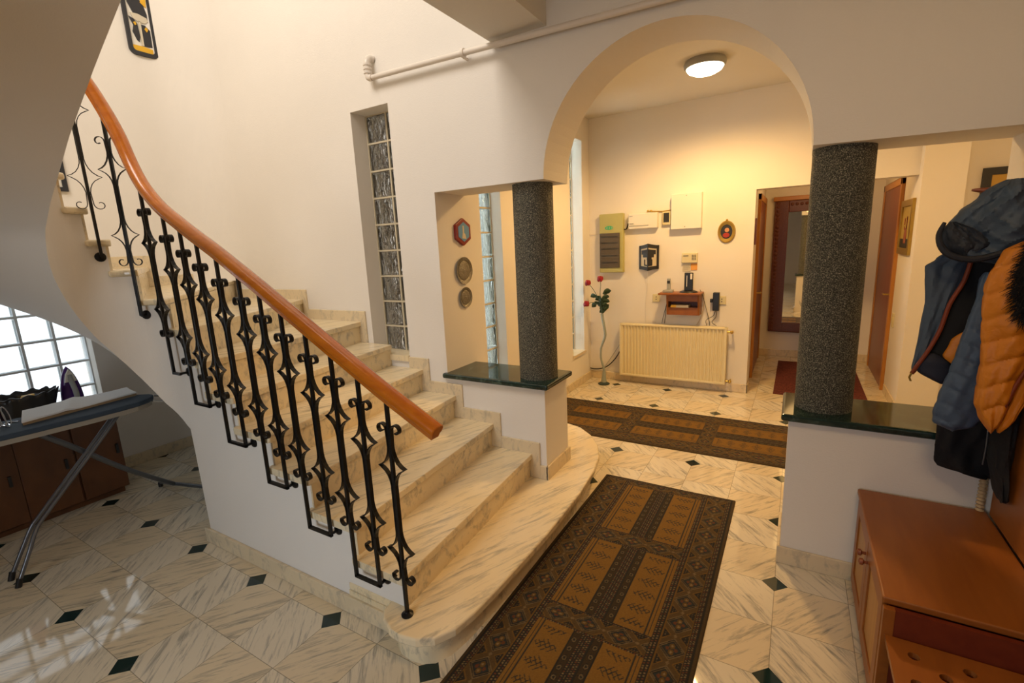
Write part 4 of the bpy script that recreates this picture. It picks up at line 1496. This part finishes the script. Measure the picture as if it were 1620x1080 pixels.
# leg pair one: from the nose end down to the near feet
for dx in (-0.03, 0.03):
    MB().tube(smoothpath([(-3.70+dx, -0.58, 0.80), (-3.67+dx, -0.84, 0.535), (-3.645+dx, -1.07, 0.305), (-3.635+dx*1.2, -1.12, 0.25), (-3.62+dx*1.6, -1.165, 0.17), (-3.60+dx*2, -1.245, 0.02)]), 0.0105, 10).build('leg', M_STEELG, ib, smooth=True)
    MB().tube([(-3.605+dx*2, -1.235, 0.045), (-3.60+dx*2, -1.25, 0.0)], 0.015, 10).build('rubber_foot', M_BLACKP, ib, smooth=True)
MB().tube(smoothpath([(-3.66, -1.02, 0.79), (-3.72, -0.85, 0.62), (-3.80, -0.62, 0.37), (-3.90, -0.40, 0.16), (-3.97, -0.28, 0.05)]), 0.016, 10).build('leg', M_STEELG, ib, smooth=True)
MB().tube([(-4.14, -0.30, 0.035), (-3.97, -0.27, 0.045), (-3.70, -0.17, 0.03)], 0.014, 10).build('cross_foot', M_STEELG, ib, smooth=True)
MB().tube([(-4.14, -0.30, 0.035), (-4.14, -0.30, 0.0)], 0.016, 10).build('rubber_foot', M_BLACKP, ib, smooth=True)
MB().tube(smoothpath([(-3.60, -0.50, 0.83), (-3.56, -0.42, 0.80), (-3.58, -0.38, 0.82), (-3.64, -0.42, 0.83)]), 0.006, 8).build('end_handle', M_CHROME, ib, smooth=True)

o = thing('folded_cloth', (-3.75, -0.8, ZB), 'white folded cloth with a tan underside lying along the ironing board', 'cloth')


def cloth_sheet(z0, th, m, nm, shrink, bumpy):
    quad_ = [Vector((-3.62, -1.06, 0)), Vector((-3.68, -0.50, 0)), Vector((-3.90, -0.47, 0)), Vector((-3.93, -0.98, 0))]
    N = 24
    vs, fs = [], []
    for lay in (0, 1):
        for i in range(N+1):
            for j in range(N+1):
                u, v = i/N, j/N
                p = quad_[0]*(1-u)*(1-v) + quad_[1]*u*(1-v) + quad_[2]*u*v + quad_[3]*(1-u)*v
                c_ = (quad_[0]+quad_[2])/2
                p = c_ + (p-c_)*shrink
                bz = bumpy*(0.010*math.exp(-((u-0.35-0.1*v)/0.05)**2) + 0.003*math.sin(9*u+4*v))
                vs.append((p.x, p.y, z0 + (th if lay else 0) + (bz if lay else bz*0.5)))
    n1 = (N+1)**2
    for i in range(N):
        for j in range(N):
            a = i*(N+1)+j
            fs += [(a, a+1, a+N+2, a+N+1), (a+n1, a+n1+N+1, a+n1+N+2, a+n1+1)]
    ring = [i*(N+1) for i in range(N+1)] + [N*(N+1)+j for j in range(1, N+1)] + [i*(N+1)+N for i in range(N-1, -1, -1)] + [j for j in range(N-1, 0, -1)]
    for k in range(len(ring)):
        a, b = ring[k], ring[(k+1) % len(ring)]
        fs.append((a, b, b+n1, a+n1))
    MB().add(vs, fs).build(nm, m, o, smooth=True)


cloth_sheet(ZB, 0.014, M_CLOTHB, 'tan_underside', 1.0, 0.0)
cloth_sheet(ZB+0.0145, 0.007, M_CLOTH, 'white_top', 1.01, 1.0)
o = thing('wire_iron_rest', (-3.72, -1.08, ZB), 'small curled wire rest at the left end of the cloth', 'iron rest')
m_ = MB()
for k in range(3):
    a0 = k*0.02
    m_.tube([(-3.74+0.04*math.cos(t_*PI/8), -1.09-a0+0.012*math.sin(t_*PI/8), ZB+0.006+0.045*(1-math.cos(t_*PI/8))/2*2) for t_ in range(17)], 0.003, 6)
m_.tube([(-3.66, -1.10, ZB+0.004), (-3.72, -1.12, ZB+0.004), (-3.78, -1.08, ZB+0.004), (-3.73, -1.05, ZB+0.004)], 0.003, 6)
m_.build('wire', M_CHROME, o, smooth=True)

# iron standing on its heel on the sideboard
IX, IY = -4.46, -0.60
o = thing('steam_iron', (IX, IY, 0.645), 'purple steam iron standing on its heel beside the window', 'iron')
m_ = MB()
vs, fs = [], []
N = 14
for k in range(N+1):
    f = k/N
    z = 0.665 + 0.335*f
    hw_ = 0.066*(1-f**2.6)**0.75 + 0.001
    dp = 0.045*(1-f)**0.4 + 0.006
    for a in range(16):
        an = 2*PI*a/16
        vs.append((IX + dp*math.cos(an)*0.9, IY + hw_*math.sin(an), z))
for k in range(N):
    for a in range(16):
        a2 = (a+1) % 16
        fs.append((k*16+a, k*16+a2, (k+1)*16+a2, (k+1)*16+a))
fs.append(tuple(range(16)))
m_.add(vs, fs).build('body', M_PURPLE, o, smooth=True)
MB().box(IX-0.05, IX+0.055, IY-0.06, IY+0.06, 0.645, 0.68).build('heel', M_PURPLE, o, bevel=0.01)
MB().tube(smoothpath([(IX+0.045, IY, 0.68), (IX+0.085, IY, 0.72), (IX+0.088, IY, 0.82), (IX+0.045, IY, 0.90), (IX+0.03, IY, 0.94)]), 0.016, 10).build('handle', M_GREYP, o, smooth=True)
MB().prism([(IY-0.035, 0.89), (IY+0.035, 0.89), (IY+0.02, 0.95), (IY, 0.985), (IY-0.02, 0.95)], 'x', IX+0.025, IX+0.04).build('front_shell', M_WHITEP, o, bevel=0.005)

# black scalloped basket
o = thing('scalloped_bowl', (-4.40, -0.86, 0.645), 'black bowl with a scalloped rim standing behind the cloth', 'bowl')
vs, fs = [], []
N, Kk = 64, 6
for k in range(Kk+1):
    f = k/Kk
    for a in range(N):
        an = 2*PI*a/N
        wv = 1 + 0.05*f*f*math.cos(an*14)
        rx_, ry_ = (0.075+0.045*f)*wv, (0.125+0.055*f)*wv
        vs.append((-4.42 + rx_*math.cos(an), -0.86 + ry_*math.sin(an), 0.65 + 0.225*f + 0.008*f*math.cos(an*14)))
for k in range(Kk):
    for a in range(N):
        a2 = (a+1) % N
        fs.append((k*N+a, k*N+a2, (k+1)*N+a2, (k+1)*N+a))
fs.append(tuple(reversed(range(N))))
bw = MB().add(vs, fs).build('bowl', M_BLACKP, o, smooth=True)
s_ = bw.modifiers.new('thick', 'SOLIDIFY')
s_.thickness = 0.006
MB().prism([(-0.88, 0.845), (-0.82, 0.845), (-0.81, 0.868), (-0.87, 0.868)], 'x', -4.40, -4.37).build('yellow_packet', M_YELLOW, o)
o = thing('spray_bottle', (-4.40, -1.10, 0.645), 'magenta plastic bottle at the left edge beside the black bowl', 'bottle')
MB().lathe([(0.04, 0), (0.042, 0.02), (0.042, 0.16), (0.02, 0.20), (0.016, 0.23)], (-4.40, -1.075, 0.645), n=20).build('body', M_PINK, o, smooth=True)
MB().lathe([(0.02, 0), (0.02, 0.035)], (-4.40, -1.075, 0.872), n=16).build('cap', M_WHITEP, o, smooth=True)

# ------------------------------------------------------------------ coat corner
o = thing('shoe_cabinet', (0.55, 0.38, 0), 'low orange wooden shoe cabinet against the half wall under the coats', 'cabinet')
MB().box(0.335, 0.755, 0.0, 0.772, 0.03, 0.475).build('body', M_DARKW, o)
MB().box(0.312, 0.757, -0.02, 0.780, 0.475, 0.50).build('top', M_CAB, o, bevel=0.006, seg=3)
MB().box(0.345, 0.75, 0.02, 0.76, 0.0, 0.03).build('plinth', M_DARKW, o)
for (y0, y1) in ((0.012, 0.380), (0.388, 0.760)):
    dr = MB()
    dr.prism([(y0, 0.035), (y1, 0.035), (y1, 0.468), (y0, 0.468)], 'x', 0.318, 0.335, [[(y0+0.06, 0.10), (y1-0.06, 0.10), (y1-0.06, 0.405), (y0+0.06, 0.405)]])
    dob = dr.build('door', M_CAB, o, bevel=0.003)
    MB().box(0.325, 0.332, y0+0.055, y1-0.055, 0.095, 0.41).build('door_panel', M_CABP, dob)
    yk = y1-0.03 if y0 < 0.1 else y0+0.03
    MB().lathe([(0.006, 0), (0.006, -0.012), (0.014, -0.018), (0.013, -0.028), (0.004, -0.032)], (0.318, yk, 0.385), axis='x', n=14).build('knob', M_DOORW, dob, smooth=True)
o = thing('shoe_bench', (0.6, -0.45, 0), 'low wooden shoe rack with holes in its shelf in the right corner', 'rack')
holes = []
for i, (hx_, hy_) in enumerate([(0.390, -0.110), (0.521, -0.110), (0.456, -0.164), (0.380, -0.225), (0.521, -0.225), (0.65, -0.110), (0.587, -0.164), (0.65, -0.225), (0.456, -0.28), (0.587, -0.28)]):
    holes.append([(hx_+0.016*math.cos(2*PI*k/16), hy_+0.016*math.sin(2*PI*k/16)) for k in range(16)])
MB().prism([(0.325, -0.95), (0.755, -0.95), (0.755, -0.045), (0.325, -0.045)], 'z', 0.362, 0.38, holes).build('shelf', M_CAB, o)
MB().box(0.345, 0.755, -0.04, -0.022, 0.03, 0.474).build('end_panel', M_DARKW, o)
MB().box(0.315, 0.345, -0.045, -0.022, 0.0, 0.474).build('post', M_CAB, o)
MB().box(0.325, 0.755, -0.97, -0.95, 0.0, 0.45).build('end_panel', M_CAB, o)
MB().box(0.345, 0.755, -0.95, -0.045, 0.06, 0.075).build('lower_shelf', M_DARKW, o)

o = thing('coat_rack', (0.77, 0.1, 0.5), 'orange wooden wall panel coat rack with turned pegs', 'coat rack')
MB().box(0.757, 0.785, -0.95, 0.74, 0.505, 2.02).build('back_panel', M_CAB, o, bevel=0.004)
for (py_, x_) in ((0.60, 0.532), (0.25, 0.60), (-0.05, 0.60)):
    MB().tube(smoothpath([(0.765, py_, 1.78), (0.68, py_, 1.79), (0.60, py_, 1.812), (x_, py_, 1.822)]), [0.016, 0.016, 0.018, 0.012, 0.004], 10).build('peg', M_DOORW, o, smooth=True)
tag(MB().tube([(0.735, 0.772, 0.50+0.004*k) for k in range(60)], [0.013 + 0.003*math.sin(k*PI/2) for k in range(60)], 12).build('corrugated_hose', M_WIRE, smooth=True), 'short beige corrugated hose in the corner behind the cabinet', 'hose')


def garment(rows, yc, dep, mat_, name, parent, rib=0.0, rp_=0.05, tilt=0.0, step_=0.006, N=28, fold_=0.0, seed=0, ypath=None, crease=0.0, ends=5):
    rows = sorted(rows, key=lambda r: -r[0])
    vs, fs = [], []
    zt, zb = rows[0][0], rows[-1][0]
    K_ = int((zt-zb)/step_)
    rnd = random.Random(seed)
    ph = [rnd.uniform(0, 6.28) for _ in range(6)]
    for k in range(K_+1):
        z = zt - (zt-zb)*k/K_
        for a, b in zip(rows, rows[1:]):
            if z >= b[0]-1e-9:
                f = (a[0]-z)/(a[0]-b[0]+1e-9)
                f = f*f*(3-2*f)*0.4 + f*0.6
                xl = a[1] + (b[1]-a[1])*f
                xr = a[2] + (b[2]-a[2])*f
                break
        e = min(1.0, ((k+0.4)/ends))**0.5 * min(1.0, ((K_-k+0.4)/ends))**0.5
        cxx, hwid = (xl+xr)/2, max((xr-xl)/2, 0.004)
        y_ = yc if ypath is None else yc + ypath(z)
        for a in range(N):
            an = 2*PI*a/N
            ca, sa = math.cos(an), math.sin(an)
            zz = z + tilt*ca*hwid
            rr_ = 1.0
            if rib:
                s_ = abs(math.sin(PI*zz/rp_ + 0.35*math.sin(an*2+ph[0])))
                rr_ -= rib*(1-s_)**2.2
            fd = fold_*(math.sin(an*5+z*14+ph[1]) + 0.6*math.sin(an*9-z*23+ph[2]) + 0.5*math.sin(an*3+z*31+ph[3]))
            if crease:      # sharp wandering creases of crumpled fabric
                q1 = math.sin(an*4 + z*38 + ph[4] + 1.3*math.sin(z*17+an*2))
                q2 = math.sin(an*7 - z*52 + ph[5] + 1.1*math.sin(z*29))
                fd += crease*0.006*((1-abs(q1))**3 + 0.7*(1-abs(q2))**3)
            dx = hwid*e*ca*(rr_*0.25+0.75) + fd*0.25*ca
            dy = dep*e*sa*rr_ + fd*sa
            vs.append((cxx+dx, y_+dy, z))
    for k in range(K_):
        for a in range(N):
            a2 = (a+1) % N
            fs.append((k*N+a, (k+1)*N+a, (k+1)*N+a2, k*N+a2))
    fs.append(tuple(range(N)))
    fs.append(tuple(reversed([K_*N+a for a in range(N)])))
    return MB().add(vs, fs).build(name, mat_, parent, smooth=True)


# grey-blue hooded shell jacket, front left
j = thing('hooded_jacket', (0.55, 0.60, 1.1), 'slate blue hooded shell jacket with rust trim hanging open leftmost', 'jacket')
garment([(1.849, 0.587, 0.697), (1.83, 0.580, 0.715), (1.792, 0.552, 0.735), (1.749, 0.505, 0.752), (1.705, 0.478, 0.752), (1.665, 0.462, 0.752), (1.627, 0.462, 0.752), (1.598, 0.48, 0.752), (1.575, 0.518, 0.745), (1.551, 0.582, 0.732)], 0.60, 0.075, M_BLUEC, 'hood', j, fold_=0.011, seed=3, N=96, crease=2.0)
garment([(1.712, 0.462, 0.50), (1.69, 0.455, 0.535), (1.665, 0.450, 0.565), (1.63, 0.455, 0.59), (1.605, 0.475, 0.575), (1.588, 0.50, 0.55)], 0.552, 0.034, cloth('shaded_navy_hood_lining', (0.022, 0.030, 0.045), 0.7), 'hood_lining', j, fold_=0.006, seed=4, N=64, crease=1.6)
garment([(1.607, 0.476, 0.56), (1.571, 0.463, 0.564), (1.548, 0.433, 0.557), (1.499, 0.437, 0.548), (1.4, 0.449, 0.521), (1.298, 0.441, 0.503), (1.193, 0.435, 0.476), (1.112, 0.428, 0.448)], 0.64, 0.018, M_BLUEC, 'front_panel', j, fold_=0.004, seed=5, N=40, crease=0.3)
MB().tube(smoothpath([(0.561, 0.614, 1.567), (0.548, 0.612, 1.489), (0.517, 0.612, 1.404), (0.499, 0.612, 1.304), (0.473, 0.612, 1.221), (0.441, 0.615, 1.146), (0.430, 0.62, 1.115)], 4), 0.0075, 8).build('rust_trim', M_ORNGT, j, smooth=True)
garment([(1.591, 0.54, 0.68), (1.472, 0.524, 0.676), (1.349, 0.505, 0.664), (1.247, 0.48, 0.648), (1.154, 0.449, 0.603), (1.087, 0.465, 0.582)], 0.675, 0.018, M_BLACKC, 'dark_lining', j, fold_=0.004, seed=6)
garment([(1.198, 0.443, 0.535), (1.159, 0.439, 0.548), (1.121, 0.45, 0.554), (1.089, 0.489, 0.556), (1.076, 0.51, 0.548)], 0.645, 0.025, cloth('navy_cuff_fabric', (0.012, 0.016, 0.035), 0.7), 'cuff', j, rib=0.05, rp_=0.03, seed=8)
MB().tube([(0.428, 0.615, 1.118), (0.422, 0.612, 1.10), (0.428, 0.612, 1.085)], 0.004, 6).build('zip_pull', M_BRASS, j, smooth=True)
garment([(1.291, 0.547, 0.611), (1.24, 0.534, 0.607), (1.196, 0.519, 0.594), (1.155, 0.542, 0.589)], 0.632, 0.012, M_ORNGC, 'orange_inner_cuff', j)
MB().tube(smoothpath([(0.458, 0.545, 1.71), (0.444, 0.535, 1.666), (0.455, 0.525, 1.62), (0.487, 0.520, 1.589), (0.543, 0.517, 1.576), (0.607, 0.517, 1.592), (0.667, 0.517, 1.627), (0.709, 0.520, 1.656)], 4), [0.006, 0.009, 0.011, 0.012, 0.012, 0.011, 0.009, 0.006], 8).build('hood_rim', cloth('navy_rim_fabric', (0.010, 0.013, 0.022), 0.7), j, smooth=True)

# blue quilted sleeve of the jacket beneath
j = thing('quilted_jacket', (0.57, 0.60, 0.9), 'slate blue quilted jacket sleeve hanging behind the orange one', 'jacket')
garment([(1.526, 0.583, 0.622), (1.434, 0.581, 0.632), (1.34, 0.565, 0.642), (1.243, 0.548, 0.653), (1.144, 0.531, 0.658), (1.042, 0.511, 0.657), (0.976, 0.499, 0.652), (0.93, 0.503, 0.625), (0.909, 0.535, 0.591)], 0.575, 0.040, M_BLUEQ, 'sleeve', j, rib=0.16, rp_=0.062, tilt=0.45, fold_=0.003, seed=11, N=56, crease=0.35)

# orange quilted jacket
j = thing('quilted_jacket', (0.68, 0.47, 0.9), 'bright orange quilted jacket with a black fur collar hanging at the right', 'jacket')
garment([(1.638, 0.619, 0.724), (1.596, 0.6, 0.743), (1.533, 0.579, 0.751), (1.469, 0.568, 0.752), (1.383, 0.572, 0.752), (1.316, 0.579, 0.752), (1.247, 0.585, 0.718), (1.154, 0.586, 0.693), (1.059, 0.588, 0.677), (1.011, 0.605, 0.663), (0.975, 0.624, 0.649), (0.956, 0.636, 0.644)], 0.46, 0.052, M_ORNGC, 'body', j, rib=0.20, rp_=0.088, tilt=-0.35, fold_=0.004, seed=21, N=64, crease=0.35)
MB().tube(smoothpath([(0.722, 0.432, 1.275), (0.700, 0.422, 1.22), (0.676, 0.418, 1.15), (0.658, 0.420, 1.07), (0.640, 0.435, 0.985)], 5), 0.006, 8).build('zip', M_ORNGT, j, smooth=True)
garment([(1.30, 0.716, 0.752), (1.20, 0.700, 0.745), (1.10, 0.684, 0.722), (1.02, 0.668, 0.700), (0.96, 0.650, 0.672)], 0.452, 0.020, M_ORNGC, 'zip_placket', j, fold_=0.002, seed=22)
fm = MB()
rnd = random.Random(4)
for k in range(600):
    f = rnd.random()
    c0 = Vector((0.672 - 0.025*math.sin(f*PI) + rnd.uniform(-.01, .01), 0.405 + rnd.uniform(-.02, .01), 1.66 - 0.28*f))
    d = Vector((rnd.uniform(-1.0, 0.1), rnd.uniform(-0.5, 0.2), rnd.uniform(-0.9, 0.4))).normalized()*rnd.uniform(0.025, 0.05)
    fm.tube([c0, c0+d*0.5+Vector((0, 0, -0.004)), c0+d+Vector((0, 0, -0.014))], [0.0016, 0.0012, 0.0003], 4)
fm.tube(smoothpath([(0.69, 0.40, 1.68), (0.672, 0.40, 1.60), (0.662, 0.40, 1.50), (0.685, 0.405, 1.38)]), 0.022, 10)
fc = fm.build('fur_collar', M_FUR, j)
fc['kind'] = 'stuff'

# black coat, lowest layer
j = thing('long_coat', (0.68, 0.70, 0.65), 'long black coat hanging lowest with its hem over the cabinet', 'coat')
garment([(1.50, 0.62, 0.752), (1.25, 0.60, 0.752), (1.096, 0.571, 0.752), (0.992, 0.552, 0.752), (0.834, 0.556, 0.752), (0.713, 0.560, 0.752), (0.690, 0.575, 0.752), (0.679, 0.64, 0.752), (0.668, 0.70, 0.752)], 0.735, 0.032, M_BLACKC, 'body', j, fold_=0.008, seed=31, N=56, crease=0.6, ends=2)
MB().tube(smoothpath([(0.70, 0.692, 0.90), (0.702, 0.690, 0.82), (0.70, 0.69, 0.74)]), 0.0035, 6).build('zip', M_STEELG, j, smooth=True)
garment([(1.292, 0.730, 0.752), (1.157, 0.712, 0.752), (1.063, 0.697, 0.752), (0.921, 0.688, 0.752), (0.778, 0.700, 0.752), (0.70, 0.72, 0.752), (0.63, 0.735, 0.752)], 0.62, 0.075, M_BLACKC, 'front_flap', j, fold_=0.008, seed=33, crease=0.5)

# repeats of one kind share a group
GROUPS = {'column': 'speckled columns on the half walls', 'ledge': 'green marble ledges', 'runner_rug': 'patterned runner rugs', 'wall_plate': 'engraved plates on the entry wall',
          'cord': 'thin cords around the wall shelf', 'cable': 'cables in the corner behind the vase', 'wall_socket': 'sockets beside the wall shelf', 'note': 'paper notes under the keypad',
          'quilted_jacket': 'quilted jackets on the coat rack', 'framed_picture': 'black framed pictures'}
for o in list(COL.objects):
    if o.parent is None and 'label' in o:
        g = GROUPS.get(o.name.split('.')[0])
        if g:
            o['group'] = g
